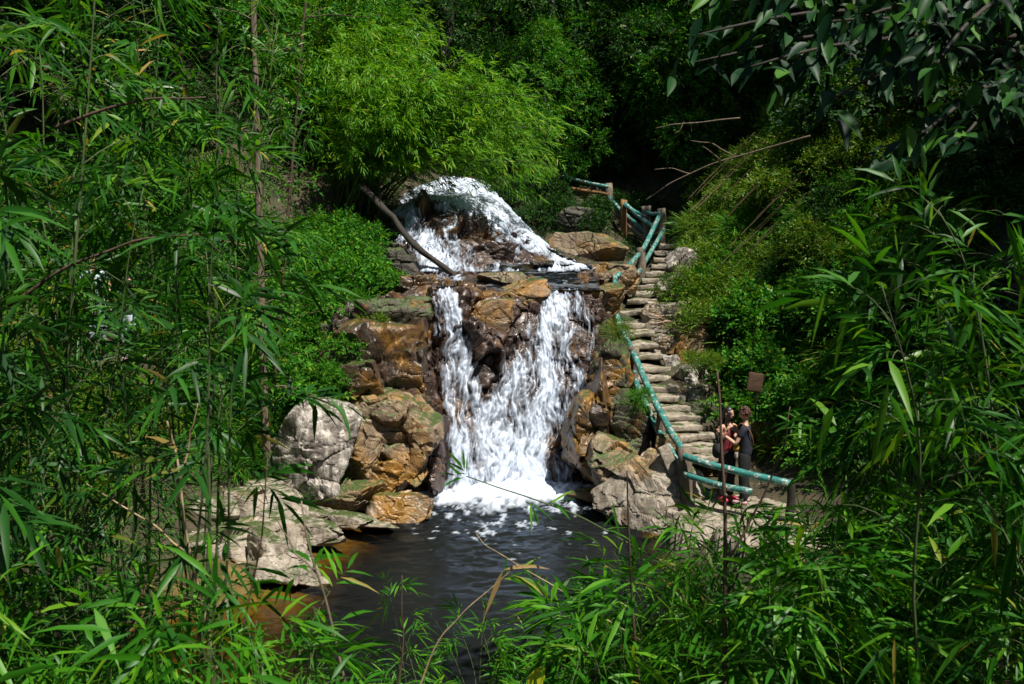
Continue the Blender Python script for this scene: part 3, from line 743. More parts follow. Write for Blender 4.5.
# ------------------------------------------------------------------ leaves
UP = np.array([0, 0, 1.0])
def template(kind):
    if kind == 'lance':   # (t along, side, lift)
        v = [(0,0,0),(.28,-1,.10),(.28,0,-.02),(.28,1,.10),(.66,-.72,.07),(.66,0,-.02),(.66,.72,.07),(1,0,0)]
        f = [(0,2,1),(0,3,2),(1,2,5),(1,5,4),(2,3,6),(2,6,5),(4,5,7),(5,6,7)]
    elif kind == 'ovate':
        v = [(0, 0, 0)]; f = []
        for t, w_ in ((.10, .52), (.26, .92), (.44, 1.0), (.62, .84), (.80, .50), (.92, .20)):
            v += [(t, -w_, .17 * w_), (t, 0, -.03), (t, w_, .17 * w_)]
        v.append((1, 0, 0)); e = len(v) - 1
        f += [(0, 2, 1), (0, 3, 2)]
        for q in range(5):
            o = 1 + q * 3; f += [(o, o + 1, o + 4), (o, o + 4, o + 3), (o + 1, o + 2, o + 5), (o + 1, o + 5, o + 4)]
        f += [(e - 3, e - 2, e), (e - 2, e - 1, e)]
    else:
        v = [(0,0,0),(.42,-1,.12),(1,0,0),(.42,1,.12)]
        f = [(0,2,1),(0,3,2)]
    return np.array(v, float), np.array(f)
def leaves(P0, D, Nn, L, W, droop, kind):
    T, F = template(kind); n = len(P0)
    D = unit(D); S = unit(np.cross(D, Nn)); Nn = np.cross(S, D)
    t, s, l = T[:, 0][None, :, None], T[:, 1][None, :, None], T[:, 2][None, :, None]
    L = np.asarray(L)[:, None, None]; W = np.asarray(W)[:, None, None] * .5; dr = np.broadcast_to(np.asarray(droop, float), (n,))[:, None, None]
    V = P0[:, None] + D[:, None] * t * L + S[:, None] * s * W + Nn[:, None] * l * W * 2
    V = V - UP * dr * t * t * L
    Fa = F[None] + (np.arange(n) * len(T))[:, None, None]
    return V.reshape(-1, 3), Fa.reshape(-1, 3)
def sprays(O, D, rng, nl, tl, ll, lw, droop=.25, fan=.9, jit=.28, flat=.6):
    """leafy twigs: nl leaves along each twig O + D * tl, alternating sides and closing with a terminal leaf"""
    m = len(O); D = unit(D)
    tl = np.broadcast_to(np.asarray(tl, float), (m,))
    Nn = unit(UP * flat + rng.normal(size=(m, 3)) * .35 + .001)
    S = unit(np.cross(D, Nn)); Nn = np.cross(S, D)
    A = [[], [], [], [], []]
    for j in range(nl):
        t = (j + 1) / nl; last = j == nl - 1
        pos = O + D * (tl * t)[:, None] - UP * (droop * .5 * tl * t * t)[:, None]
        sg = 1 if j % 2 else -1
        a = (0 if last else fan) * rng.uniform(.7, 1.2, m)
        d = D * np.cos(a)[:, None] + S * (sg * np.sin(a))[:, None] + rng.normal(size=(m, 3)) * jit * (.5 if last else 1)
        A[0].append(pos); A[1].append(unit(d)); A[2].append(unit(Nn + rng.normal(size=(m, 3)) * .35))
        q = rng.uniform(.6, 1.15, m); A[3].append(ll * q); A[4].append(lw * q * rng.uniform(.8, 1.2, m))
    return [np.concatenate(a) for a in A]
def cat(ls): return [np.concatenate([l[i] for l in ls]) for i in range(5)]
def leaf_mesh(name, A, droop, kind, mat, org=(0, 0, 0)):
    V, F = leaves(A[0], A[1], A[2], A[3], A[4], droop, kind)
    return np_mesh(name, V - np.asarray(org), F, mat)

def cane(base, tip, rng, r0, nbr, brl, nl, ll, lw, t0=.3, arch=.55, droop=.35, out=1.0):
    """one arching bamboo cane from base to tip; returns stem tubes and leaf arrays in world space"""
    base, tip = np.asarray(base, float), np.asarray(tip, float)
    h = np.linalg.norm(tip - base)
    mid = base + (tip - base) * .45 + UP * h * arch * .5
    pts = wobble(bez(base, mid, tip, 18), .02 * h, rng)
    paths = [(pts, np.linspace(r0, r0 * .25, 18))]
    O, Dd, TL = [], [], []
    for k in range(nbr):
        t = t0 + (1 - t0) * ((k + rng.uniform(0, 1)) / nbr); i = min(16, int(t * 17)); f = t * 17 - i
        p = pts[i] * (1 - f) + pts[i + 1] * f; tan = unit(pts[i + 1] - pts[i])
        a = rng.uniform(0, 2 * np.pi); side = np.array([math.cos(a), math.sin(a), rng.uniform(-.1, .5)])
        d = unit(tan * .55 + side * out)
        bl = brl * rng.uniform(.5, 1.2) * (1.15 - .45 * t)
        e = p + d * bl - UP * bl * rng.uniform(.1, .45)
        bp = bez(p, p + d * bl * .6 + UP * bl * .1, e, 6)
        paths.append((bp, np.linspace(r0 * .28, r0 * .1, 6)))
        nt = rng.randint(2, 5)
        for q in range(nt):
            tt = 1.0 if q == 0 else rng.uniform(.3, .95); ii = min(4, int(tt * 5)); ff = tt * 5 - ii
            pp = bp[ii] * (1 - ff) + bp[ii + 1] * ff; tn = unit(bp[ii + 1] - bp[ii])
            O.append(pp); Dd.append(unit(tn + rng.normal(size=3) * (.25 if q == 0 else .6) - UP * .15)); TL.append(ll * rng.uniform(.5, .9))
    O.append(pts[-1]); Dd.append(unit(pts[-1] - pts[-2])); TL.append(ll * .7)
    A = sprays(np.array(O), np.array(Dd), rng, nl, np.array(TL), ll, lw, droop, .75)
    return paths, A
def bamboo_thing(name, label, cat_, base, tips, rng, mat, stem='cane', group=None, kind='lance', droop=.3, **kw):
    root = thing(name, label, cat_, base, group)
    ps, As = [], []
    for tp in tips:
        b = np.asarray(base) + np.array([rng.normal() * .12, rng.normal() * .12, -.15])
        p, A = cane(b, tp, rng, **kw); ps += p; As.append(A)
    V, F = tubes(ps, 6)
    link('stem', np_mesh('stem', V - np.asarray(base), F, BM[stem]), root)
    link('foliage', leaf_mesh('foliage', cat(As), droop, kind, LM[mat], base), root)
    return root
def on_ground(x, y): return np.array([x, y, tz1(x, y)])

# crowns made of leafy twigs pushed out from clump centres
def clump_sprays(C, Rr, rng, per, nl, tl, ll, lw, droop=.25, fan=.9, up=.15, shell=.55):
    C = np.asarray(C, float); m = len(C) * per
    ci = np.repeat(np.arange(len(C)), per)
    d = unit(rng.normal(size=(m, 3)) + UP * .25)
    rr = (shell + (1 - shell) * rng.uniform(0, 1, m) ** .6)[:, None]
    Rr = np.asarray(Rr, float); Rr = np.broadcast_to(Rr if Rr.ndim == 2 else Rr[:, None] * np.array([1, 1, .75]), (len(C), 3))
    O = C[ci] + d * Rr[ci] * rr
    D = unit(d * .8 + rng.normal(size=(m, 3)) * .5 + UP * up)
    return sprays(O, D, rng, nl, tl * rng.uniform(.6, 1.3, m), ll, lw, droop, fan)
def tree_meshes(seed, h, r, cw, ch, ncl, per, nl, tl, ll, lw, mat, bark='dark', kind='lite', lowest=.35, droop=.25):
    rng = np.random.RandomState(seed)
    top = np.array([rng.normal() * h * .06, rng.normal() * h * .06, h * .9])
    tr = wobble(bez((0, 0, -.6), (rng.normal() * h * .05, rng.normal() * h * .05, h * .5), top, 14), h * .02, rng)
    paths = [(tr, np.linspace(r, r * .25, 14))]
    C, Rr = [], []
    for k in range(ncl):
        t = lowest + (1 - lowest) * (k + .5) / ncl
        a = k * 2.4 + rng.uniform(-.5, .5)
        prof = math.sin(min(1, (t - lowest) / (1 - lowest) * .85 + .2) * np.pi) ** .6
        rad = cw * prof * rng.uniform(.45, 1.0)
        i = int(t * 12.9)
        c = tr[min(13, i)] + np.array([math.cos(a) * rad, math.sin(a) * rad, rng.uniform(-.1, .25) * ch])
        s = tr[max(1, i - 2)]
        paths.append((bez(s, (s + c) / 2 + UP * .1 * rad, c, 7), np.linspace(r * .38 * (1.1 - t * .6), r * .06, 7)))
        C.append(c); Rr.append(cw * rng.uniform(.26, .46))
    A = clump_sprays(C, Rr, rng, per, nl, tl, ll, lw, droop)
    V, F = tubes(paths, 8)
    return np_mesh('trunk', V, F, BM[bark]), leaf_mesh('crown', A, .2, kind, LM[mat])
def tree_thing(name, label, cat_, loc, me, group=None, rz=0, sc=1.0, names=('trunk', 'crown')):
    root = thing(name, label, cat_, loc, group, rz); root.scale = (sc, sc, sc)
    for n_, m_ in zip(names, me): link(n_, m_, root)
    return root
def shrub_meshes(seed, h, w, ncl, per, nl, tl, ll, lw, mat, kind='lite', droop=.25, bark='twig', fan=.9):
    rng = np.random.RandomState(seed); C, Rr, paths = [], [], []
    for k in range(ncl):
        a = rng.uniform(0, 2 * np.pi); q = rng.uniform(.1, 1) ** .5
        c = np.array([math.cos(a) * w * q, math.sin(a) * w * q, h * (1.05 - .55 * q * q) * rng.uniform(.55, 1)])
        C.append(c); Rr.append(w * rng.uniform(.28, .5))
        paths.append((wobble(bez((0, 0, -.3), (c[0] * .3, c[1] * .3, c[2] * .7), c, 7), .03, rng), np.linspace(.03 * h, .008 * h, 7)))
    A = clump_sprays(C, Rr, rng, per, nl, tl, ll, lw, droop, fan)
    V, F = tubes(paths, 6)
    return np_mesh('stem', V, F, BM[bark]), leaf_mesh('foliage', A, .2, kind, LM[mat])

# ------------------------------------------------------------------ forest on the slopes behind
rng = np.random.RandomState(42)
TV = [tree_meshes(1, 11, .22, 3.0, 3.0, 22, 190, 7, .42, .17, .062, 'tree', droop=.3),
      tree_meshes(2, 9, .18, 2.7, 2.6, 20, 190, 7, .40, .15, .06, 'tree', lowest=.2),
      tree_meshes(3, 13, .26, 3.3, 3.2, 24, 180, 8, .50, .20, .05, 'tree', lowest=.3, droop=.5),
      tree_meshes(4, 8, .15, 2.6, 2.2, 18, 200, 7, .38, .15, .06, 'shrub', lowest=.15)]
TG = 'forest trees on the hillside behind the waterfall'
FL = ['dark leafy forest tree in the shaded wood above the waterfall', 'dark leafy forest tree in the shaded wood above the waterfall',
      'dark leafy forest tree in the shaded wood above the waterfall', 'dark leafy forest tree in the shaded wood above the waterfall']
fpos = []
for k in range(900):
    x, y = rng.uniform(-26, 26), rng.uniform(27, 62)
    if abs(x) > y * .72: continue
    if y < 31 and -4.5 < x < 6.5: continue
    if any((x - a) ** 2 + (y - b) ** 2 < (1.9 + (y - 27) * .05) ** 2 for a, b in fpos): continue
    fpos.append((x, y))
fpos = fpos[:115]
made = {}

for k, (x, y) in enumerate(fpos):
    v = k % 4; z = tz1(x, y) - .2; sc = rng.uniform(.8, 1.25); rz = rng.uniform(0, 6.28)
    lab = 'dark leafy forest tree in the shaded wood above the waterfall'
    gr = TG
    if v not in made: made[v] = tree_thing('forest_tree', lab, 'tree', (x, y, z), TV[v], gr, rz, sc)
    else: dup(made[v], (x, y, z), rz, sc, lab, gr)
# shade trees standing on the banks left and right, some of their crowns reach over the gorge
side = [(-11,20,0,1.0,'tall dark tree rising behind the left bamboo, nearest the log'),(-14,15,2,1.0,'tall dark tree behind the couple walking on the left'),(-10,27,1,1.0,'dark tree standing left of the lime bamboo'),
        (9.5,29,1,1.0,'dark tree above the top of the stone stairs'),(13,24,2,.9,'dark tree on the upper right slope behind the weeds'),(16.5,19,0,.8,'dark tree at the right frame edge up the slope'),
        (5.5,33,3,1.0,'leafy tree leaning over the far walkway rail'),(0.5,33.5,3,1.0,'leafy tree closing the gorge over the upper cascade'),(-5,31,3,1.0,'leafy tree behind the lime bamboo crown')]
for k, (x, y, v, sc, lab) in enumerate(side):
    dup(made[v], (x, y, tz1(x, y) - .2), k * 1.3, sc, lab, 'forest trees on the gorge sides')

# ------------------------------------------------------------------ lime bamboo clump left of the upper cascade
rng = np.random.RandomState(7)
base = on_ground(-4.3, 25.2)
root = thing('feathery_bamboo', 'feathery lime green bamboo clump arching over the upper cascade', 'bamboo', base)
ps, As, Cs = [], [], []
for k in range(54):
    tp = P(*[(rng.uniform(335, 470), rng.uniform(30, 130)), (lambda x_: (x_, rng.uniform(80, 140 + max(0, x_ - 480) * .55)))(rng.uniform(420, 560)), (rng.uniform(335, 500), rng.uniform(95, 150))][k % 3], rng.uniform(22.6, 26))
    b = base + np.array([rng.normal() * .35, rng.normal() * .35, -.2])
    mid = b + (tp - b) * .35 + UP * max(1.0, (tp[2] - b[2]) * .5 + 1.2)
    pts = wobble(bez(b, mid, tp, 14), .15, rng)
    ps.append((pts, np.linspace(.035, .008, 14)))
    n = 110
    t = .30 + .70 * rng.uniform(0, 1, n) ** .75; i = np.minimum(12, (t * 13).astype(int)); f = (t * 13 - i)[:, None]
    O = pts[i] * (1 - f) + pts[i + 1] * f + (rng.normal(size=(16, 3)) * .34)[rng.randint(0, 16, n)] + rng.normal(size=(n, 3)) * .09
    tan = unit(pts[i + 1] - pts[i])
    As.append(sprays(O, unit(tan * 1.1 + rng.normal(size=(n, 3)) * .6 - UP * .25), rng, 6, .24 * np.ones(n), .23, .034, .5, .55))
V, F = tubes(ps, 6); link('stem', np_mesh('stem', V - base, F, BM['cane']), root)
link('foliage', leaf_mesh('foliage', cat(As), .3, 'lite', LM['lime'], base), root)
# its paler neighbour behind and to the left
base = on_ground(-6.3, 26.5)
root = thing('feathery_bamboo', 'tall yellow green bamboo rising behind the lime bamboo clump', 'bamboo', base)
ps, As = [], []
for k in range(34):
    tp = P(rng.uniform(300, 420), rng.uniform(-30, 90), rng.uniform(25, 28))
    b = base + np.array([rng.normal() * .4, rng.normal() * .4, -.2])
    pts = wobble(bez(b, b + (tp - b) * .4 + UP * 2.0, tp, 14), .15, rng); ps.append((pts, np.linspace(.035, .008, 14)))
    n = 110; t = .3 + .7 * rng.uniform(0, 1, n); i = np.minimum(12, (t * 13).astype(int)); f = (t * 13 - i)[:, None]
    O = pts[i] * (1 - f) + pts[i + 1] * f + rng.normal(size=(n, 3)) * .28
    As.append(sprays(O, unit(unit(pts[i + 1] - pts[i]) + rng.normal(size=(n, 3)) * .7 - UP * .2), rng, 6, .2 * np.ones(n), .2, .032, .5, .6))
V, F = tubes(ps, 6); link('stem', np_mesh('stem', V - base, F, BM['cane']), root)
link('foliage', leaf_mesh('foliage', cat(As), .3, 'lite', LM['lime'], base), root)

# ------------------------------------------------------------------ shrubs on the banks
SV = {'green': [shrub_meshes(20 + k, 1.2, .75, 12, 60, 7, .26, .105, .055, 'shrub') for k in range(3)],
      'weed': [shrub_meshes(30 + k, .9, .7, 12, 60, 8, .24, .07, .032, 'moss') for k in range(3)],
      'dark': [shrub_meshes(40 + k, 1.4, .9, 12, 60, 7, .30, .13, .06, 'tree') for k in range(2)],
      'fern': [shrub_meshes(50 + k, .7, .6, 9, 26, 16, .55, .085, .022, 'shrub', droop=.7, fan=1.25) for k in range(2)]}
SV['tuft'] = [shrub_meshes(60 + k, .55, .45, 8, 26, 5, .3, .42, .018, 'moss' if k else 'shrub', kind='lance', droop=1.1, fan=.5) for k in range(2)]
sm = {}
SPEC = {'tuft': ('grass_tuft', 'grass tuft'), 'green': ('leafy_shrub', 'shrub'), 'weed': ('weed_clump', 'weeds'), 'dark': ('dark_shrub', 'shrub'), 'fern': ('fern', 'fern')}
def shrub(kind, x, y, sc, label, group, dz=-.1):
    k = rng.randint(len(SV[kind])); key = (kind, k); loc = (x, y, tz1(x, y) + dz); rz = rng.uniform(0, 6.28)
    if key not in sm:
        n, c = SPEC[kind]
        sm[key] = tree_thing(n, label, c, loc, SV[kind][k], group, rz, sc, ('stem', 'foliage')); return sm[key]
    return dup(sm[key], loc, rz, sc, label, group)
def scatter(kind, n, xr, yr, sc, label, group, ok=lambda x, y: True, dmin=.55):
    pts = []
    for _ in range(n * 12):
        if len(pts) >= n: break
        x, y = rng.uniform(*xr), rng.uniform(*yr)
        if not ok(x, y) or any((x - a) ** 2 + (y - b) ** 2 < dmin * dmin for a, b in pts): continue
        pts.append((x, y)); shrub(kind, x, y, rng.uniform(*sc), label, group)
def right_of_stairs(x, y): return x > np.interp(y, [15, 17, 19, 21, 23, 25, 28], [6.2, 5.2, 4.55, 4.3, 4.75, 5.1, 5.9])
scatter('green', 18, (4.4, 8.5), (16.6, 19.6), (.7, 1.15), 'bright leafy shrub in the cluster on the right slope behind the couple', 'leafy shrubs on the right slope', right_of_stairs)
scatter('weed', 62, (4.2, 10), (18.8, 29), (.7, 1.25), 'low yellow green weed clump on the sunny slope right of the stairs', 'weed clumps on the right slope', lambda x, y: right_of_stairs(x, y))
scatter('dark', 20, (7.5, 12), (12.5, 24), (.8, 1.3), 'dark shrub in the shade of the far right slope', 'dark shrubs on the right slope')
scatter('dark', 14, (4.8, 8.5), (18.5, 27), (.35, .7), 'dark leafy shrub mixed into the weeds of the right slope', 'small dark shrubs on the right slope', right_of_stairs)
scatter('fern', 22, (4.6, 9.5), (17, 27), (.7, 1.1), 'arching fern among the weeds on the right slope', 'ferns on the right slope', right_of_stairs)
scatter('tuft', 44, (4.2, 9.5), (16.8, 28), (.7, 1.25), 'drooping grass tuft on the right slope', 'grass tufts on the right slope', right_of_stairs, .5)
left_ok = lambda x, y: not (abs(x + 7.6) < 1.3 and 15.8 < y < 18.3)
scatter('green', 34, (-9.5, -3.6), (17.5, 23.5), (.7, 1.2), 'bright leafy shrub on the left bank behind the grey boulder', 'leafy shrubs on the left bank', lambda x, y: left_ok(x, y) and x < -3.7 + (y - 20) * .05)
scatter('weed', 22, (-9, -6.3), (12.5, 18.5), (.6, 1.0), 'low weed clump on the left bank near the stone slabs', 'weed clumps on the left bank', left_ok)
scatter('fern', 14, (-8.5, -4.6), (16.5, 21), (.7, 1.1), 'arching fern on the left bank', 'ferns on the left bank', left_ok)
scatter('tuft', 26, (-8.5, -3.6), (15.8, 23.5), (.7, 1.2), 'drooping grass tuft on the left bank', 'grass tufts on the left bank', left_ok, .5)
scatter('dark', 26, (-15, -7), (14, 26), (.9, 1.6), 'dark shrub deep in shade on the left slope', 'dark shrubs on the left slope', lambda x, y: left_ok(x, y) and x < -9.4 + (y - 17) * .2)
scatter('dark', 18, (-5, 7), (27.5, 34), (.9, 1.5), 'dark shrub at the shaded gorge end above the cascade', 'dark shrubs at the gorge end', lambda x, y: (y > 32 or x < -3.4 or x > 5.8))
for x, y, k, s, lab in [(-3.2,20.6,'green',.55,'small bright shrub on the mossy rock left of the fall'),(-2.75,19.3,'weed',.5,'weed tuft spilling over the cliff left of the lower fall'),(-2.9,18.9,'green',.45,'small leafy shrub hanging over the brown slanting slab'),(-3.2,19.8,'green',.7,'leafy shrub on the cliff top left of the lower fall'),(-3.75,21.6,'green',.8,'bright shrub overhanging the rocks left of the fallen log'),(-4.4,19.6,'green',.8,'bright leafy shrub directly above the grey boulder'),
      (-3.6,22.7,'weed',.7,'weed tuft at the foot of the lime bamboo'),(5.0,18.6,'green',.95,'large bright shrub right of the lower stairs'),(5.4,19.4,'green',1.1,'tallest bright shrub on the slope right of the stairs'),
      (.25,20.9,'weed',.16,'tiny grass tuft on the tan ledge boulder'),(-4.2,16.3,'fern',.45,'small fern leaning over the grey boulder'),
      (3.9,22.6,'weed',.35,'weed tuft at the edge of the upper steps'),(2.5,18.0,'weed',.35,'mossy weed tuft on the crag left of the stair rail')]:
    shrub(k, x, y, s, lab, None, 0.05 if s < .6 else -.1)

for a, b, Y_, k, s_, lab in [(372,334,19.0,'weed',.5,'weed tuft trailing over the mossy rock left of the lower fall'),(342,366,18.4,'green',.6,'small leafy shrub wedged above the grey boulder top'),(408,342,18.7,'weed',.32,'little weed tuft nearest the left lip of lower fall'),
      (330,392,17.5,'green',.45,'sprig of leaves just over the grey boulder'),(352,318,19.6,'tuft',.9,'grass hanging down the mossy rock face left of the fall'),(384,300,20.6,'green',.6,'leafy sprig between the log and the mossy lip rock'),(618,340,18.9,'tuft',.55,'grass hanging on the mossy rock left of the stair rail'),
      (640,404,17.5,'tuft',.45,'grass tuft on the crag under the handrail'),(690,300,21.6,'tuft',.7,'grass hanging over the white streaked stair rock'),(700,372,18.2,'weed',.5,'weeds hanging over the white jutting ledge rock')]:
    k_ = rng.randint(len(SV[k])); c_ = P(a, b, Y_)
    if (k, k_) in sm: dup(sm[(k, k_)], c_, rng.uniform(0, 6), s_, lab, None)
    else: sm[(k, k_)] = tree_thing(SPEC[k][0], lab, SPEC[k][1], c_, SV[k][k_], None, 0, s_, ('stem', 'foliage'))
for x, y in [(.7,28.2),(1.5,28.8),(2.2,28.2),(1.2,30.2),(2.6,29.3),(3.4,30.6),(.2,29.6),(1.9,31.4),(4.4,30.2),(-.6,29.2)]:
    shrub('dark', x, y, rng.uniform(.45, .7), 'low dark shrub below or behind the far walkway rail', 'dark shrubs at the far walkway')
for x, y in [(5.6,15.9),(6.2,15.2),(6.9,14.6),(6.6,16.4),(7.2,15.6),(6.8,13.4),(7.4,12.6),(5.9,16.8)]:
    shrub('green', x, y, rng.uniform(.6, .9), 'leafy shrub on the bank right behind the landing', 'leafy shrubs beside the landing')
# ground cover that nobody could count
def cover(name, n, xr, yr, ok, mat, seed, ll=.07, lw=.03, hgt=.2, nl=5):
    r2 = np.random.RandomState(seed)
    x, y = r2.uniform(*xr, n), r2.uniform(*yr, n); z = tz(x, y)
    k = ok(x, y, z) & (fbm(np.stack([x, y, x * 0], -1) * .9, 3, seed) > -.25); x, y, z = x[k], y[k], z[k]
    O = np.stack([x, y, z + .02], -1); D = unit(r2.normal(size=O.shape) * .7 + UP * .8)
    A = sprays(O, D, r2, nl, hgt * r2.uniform(.4, 1.4, len(O)), ll, lw, .4, .9)
    o = link(name, leaf_mesh(name, A, .2, 'lite', LM[mat])); return tag(o, None, None, None, 'stuff')
not_path = lambda x, y: ~inside(x, y, poly)
cover('ground_cover', 16000, (3.6, 14), (10, 32), lambda x, y, z: (z > .6) & (x > np.interp(y, [9, 14, 17, 19, 21, 23, 25, 28, 32], [5.5, 6, 5.0, 4.2, 3.9, 4.3, 4.8, 5.6, 6])) & not_path(x, y), 'moss', 401, .075, .034, .24)
cover('ground_cover', 16000, (-16, -3.3), (9, 30), lambda x, y, z: (z > .75), 'shrub', 402, .08, .036, .26)
cover('ground_cover', 9000, (-5, 7), (26.5, 36), lambda x, y, z: (z > 4.0) & ((x > .2) | (y > 30) | (x < -3.3)), 'tree', 403, .10, .045, .3)
cover('leaf_litter', 9000, (-12, 9), (8, 22), lambda x, y, z: (z > .3), 'dry', 405, .09, .02, .06, 2)
cover('ground_cover', 9000, (-12, -5.2), (9, 16), lambda x, y, z: (z > .35), 'shrub', 406, .07, .03, .2)
cover('ground_cover', 7000, (-9, 9), (2, 10), lambda x, y, z: (z > .15), 'grass', 404, .10, .014, .3)

# ------------------------------------------------------------------ overhanging broad leaved tree, upper right
rng = np.random.RandomState(77)
base = on_ground(5.75, 9.6)
root = thing('broadleaf_tree', 'dark trunked tree with large glossy drooping leaves at upper right', 'tree', base)
trk = wobble(bez(base - UP * .3, P(1075, 330, 9.2), P(1060, -60, 9.0), 16), .06, rng)
paths = [(trk, np.linspace(.14, .10, 16))]
As = []
for (x0, y0), (x1, y1), Yb in [((978,20),(700,30),7.0),((975,60),(760,60),6.6),((972,40),(840,110),6.2),((968,90),(905,130),6.0),((980,0),(860,10),6.4),((975,70),(1010,110),5.8),((985,-20),(930,60),5.6),((978,10),(690,-10),7.6),((985,-30),(780,-20),6.8),((980,10),(800,55),7.2),((982,20),(880,75),6.8),((984,0),(735,5),7.3),((980,40),(700,55),7.6),((985,50),(830,30),6.0),((985,80),(955,150),6.4),((990,-10),(900,-15),5.8),((985,30),(790,85),7.4),((990,100),(880,155),7.0)]:
    a, b = P(x0 + 75, y0, 9.0), P(x1, y1, Yb)
    bp = wobble(bez(a, (a + b) / 2 + UP * .25, b, 12), .08, rng); paths.append((bp, np.linspace(.035, .008, 12)))
    n = 58; t = rng.uniform(.25, 1.02, n); i = np.minimum(10, (t * 11).astype(int)); f = (t * 11 - i)[:, None]
    O = bp[i] * (1 - f) + bp[i + 1] * f + rng.normal(size=(n, 3)) * .07
    D = unit(rng.normal(size=(n, 3)) * .6 + unit(b - a) * .5 - UP * .22)
    q = rng.uniform(.65, 1.15, n)
    As.append([O, D, unit(UP + rng.normal(size=(n, 3)) * .4 - np.array([0, .55, 0])), .215 * q, .088 * q])
V, F = tubes(paths, 8); link('trunk', np_mesh('trunk', V - base, F, BM['dark']), root)
link('crown', leaf_mesh('crown', cat(As), .38, 'ovate', LM['broad'], base), root)
# leafy boughs that catch the sun above the gorge end
for x, y, s_, lab in [(3.2,27.8,.62,'sunlit leafy tree reaching in over the head of the stairs'),(1.0,31.0,.72,'sunlit leafy tree right above the upper cascade head'),(6.9,27.5,.6,'sunlit leafy tree on the slope above the dead branches')]:
    if s_ > .65: dup(made[3], (x, y, tz1(x, y) + .0), 2.2 + x, s_, lab, None)
    else: dup(made[3], (x + 3.2, y + 3.0, tz1(x + 3.2, y + 3.0)), 1.1 + x, s_ + .3, lab, None)
# smaller leaved twigs in front of the dark upper middle
for (x, y, Y, lab) in [(610, 8, 19, 'broad leaved branch tips hanging into the dark gorge top'), ]:
    pass

# ------------------------------------------------------------------ slender pale trunk on the left
base = on_ground(-4.45, 16.2)
root = thing('slender_tree', 'slender pale trunked tree standing upright on the left bank', 'tree', base)
trk = wobble(np.linspace(base - UP * .2, P(256, -40, 16.0), 20), .07, np.random.RandomState(5))
r_ = np.random.RandomState(6); paths = [(trk, np.linspace(.075, .05, 20))]; O, D = [], []
for k in range(26):
    i = r_.randint(4, 19); a = r_.uniform(0, 6.28); d = unit([math.cos(a), math.sin(a), r_.uniform(-.1, .6)]); L = r_.uniform(.5, 1.4)
    bp = wobble(bez(trk[i], trk[i] + d * L * .6, trk[i] + d * L - UP * .15 * L, 7), .04, r_); paths.append((bp, np.linspace(.014, .004, 7)))
    for q in range(14): O.append(bp[r_.randint(2, 7)] + r_.normal(size=3) * .08); D.append(unit(d + r_.normal(size=3) * .8))
V, F = tubes(paths, 8); link('trunk', np_mesh('trunk', V - base, F, BM['pale']), root)
link('crown', leaf_mesh('crown', sprays(np.array(O), np.array(D), r_, 6, np.full(len(O), .25), .11, .045), .2, 'ovate', LM['shrub'], base), root)
# darker leaning trunk beside it
base = on_ground(-4.7, 17.2)
root = thing('leaning_tree', 'thin dark trunked tree just right of the slender pale trunk', 'tree', base)
r_ = np.random.RandomState(8); trk = wobble(np.linspace(base - UP * .2, P(312, -40, 17.4), 18), .1, r_); paths = [(trk, np.linspace(.035, .02, 18))]; O, D = [], []
for k in range(24):
    i = r_.randint(5, 17); a = r_.uniform(0, 6.28); d = unit([math.cos(a), math.sin(a), r_.uniform(0, .7)]); L = r_.uniform(.5, 1.5)
    bp = wobble(bez(trk[i], trk[i] + d * L * .6, trk[i] + d * L, 7), .05, r_); paths.append((bp, np.linspace(.012, .004, 7)))
    for q in range(12): O.append(bp[r_.randint(2, 7)] + r_.normal(size=3) * .1); D.append(unit(d + r_.normal(size=3) * .8))
V, F = tubes(paths, 8); link('trunk', np_mesh('trunk', V - base, F, BM['twig']), root)
link('crown', leaf_mesh('crown', sprays(np.array(O), np.array(D), r_, 7, np.full(len(O), .28), .09, .035), .2, 'ovate', LM['shrub'], base), root)

# ------------------------------------------------------------------ bamboo thickets in the foreground
rng = np.random.RandomState(123)
def thicket(n, xr, yr, Yr, label, group, mat, lean, cat_='bamboo', name='bamboo', mask=None, **kw):
    k = 0; tries = 0
    while k < n and tries < n * 30:
        tries += 1
        x = xr[0] + (xr[1] - xr[0]) * ((k + rng.uniform()) / n); y = rng.uniform(*yr); Yd = rng.uniform(*Yr)
        if mask and not mask(x, y): continue
        tp = P(x, y, Yd)
        bx, by = tp[0] + lean * rng.uniform(.3, 1.1) + rng.normal() * .15, Yd + rng.normal() * .4
        if lean < -.5: bx = min(bx, (200 - 512) / FPX * by)
        b = on_ground(bx, by)
        if tp[2] - b[2] < .35: tp = tp + UP * (.35 - (tp[2] - b[2]))
        t2 = [tp] if rng.uniform() < .5 else [tp, tp + np.array([math.copysign(abs(rng.normal()), lean), rng.normal(), rng.normal() - .3]) * [.5, .5, .35]]
        fs = rng.uniform(.7, 1.35); kk = dict(kw); kk['ll'] *= fs; kk['lw'] *= fs * rng.uniform(.85, 1.2); kk['nl'] = int(rng.randint(4, 8)); kk['brl'] *= rng.uniform(.8, 1.3)
        bamboo_thing(name, label, cat_, b, t2, rng, mat, group=group, **kk); k += 1
lt = lambda x, y: x < np.interp(y, [0, 60, 150, 250, 330, 420, 520], [300, 285, 270, 245, 205, 185, 150])
thicket(17, (-80, 300), (-60, 200), (5.5, 9.5), 'tall leafy bamboo in the upper part of the left thicket', 'tall bamboo of the left thicket', 'bamboo', -.7, mask=lt, r0=.017, nbr=15, brl=.75, nl=6, ll=.26, lw=.028, t0=.42)
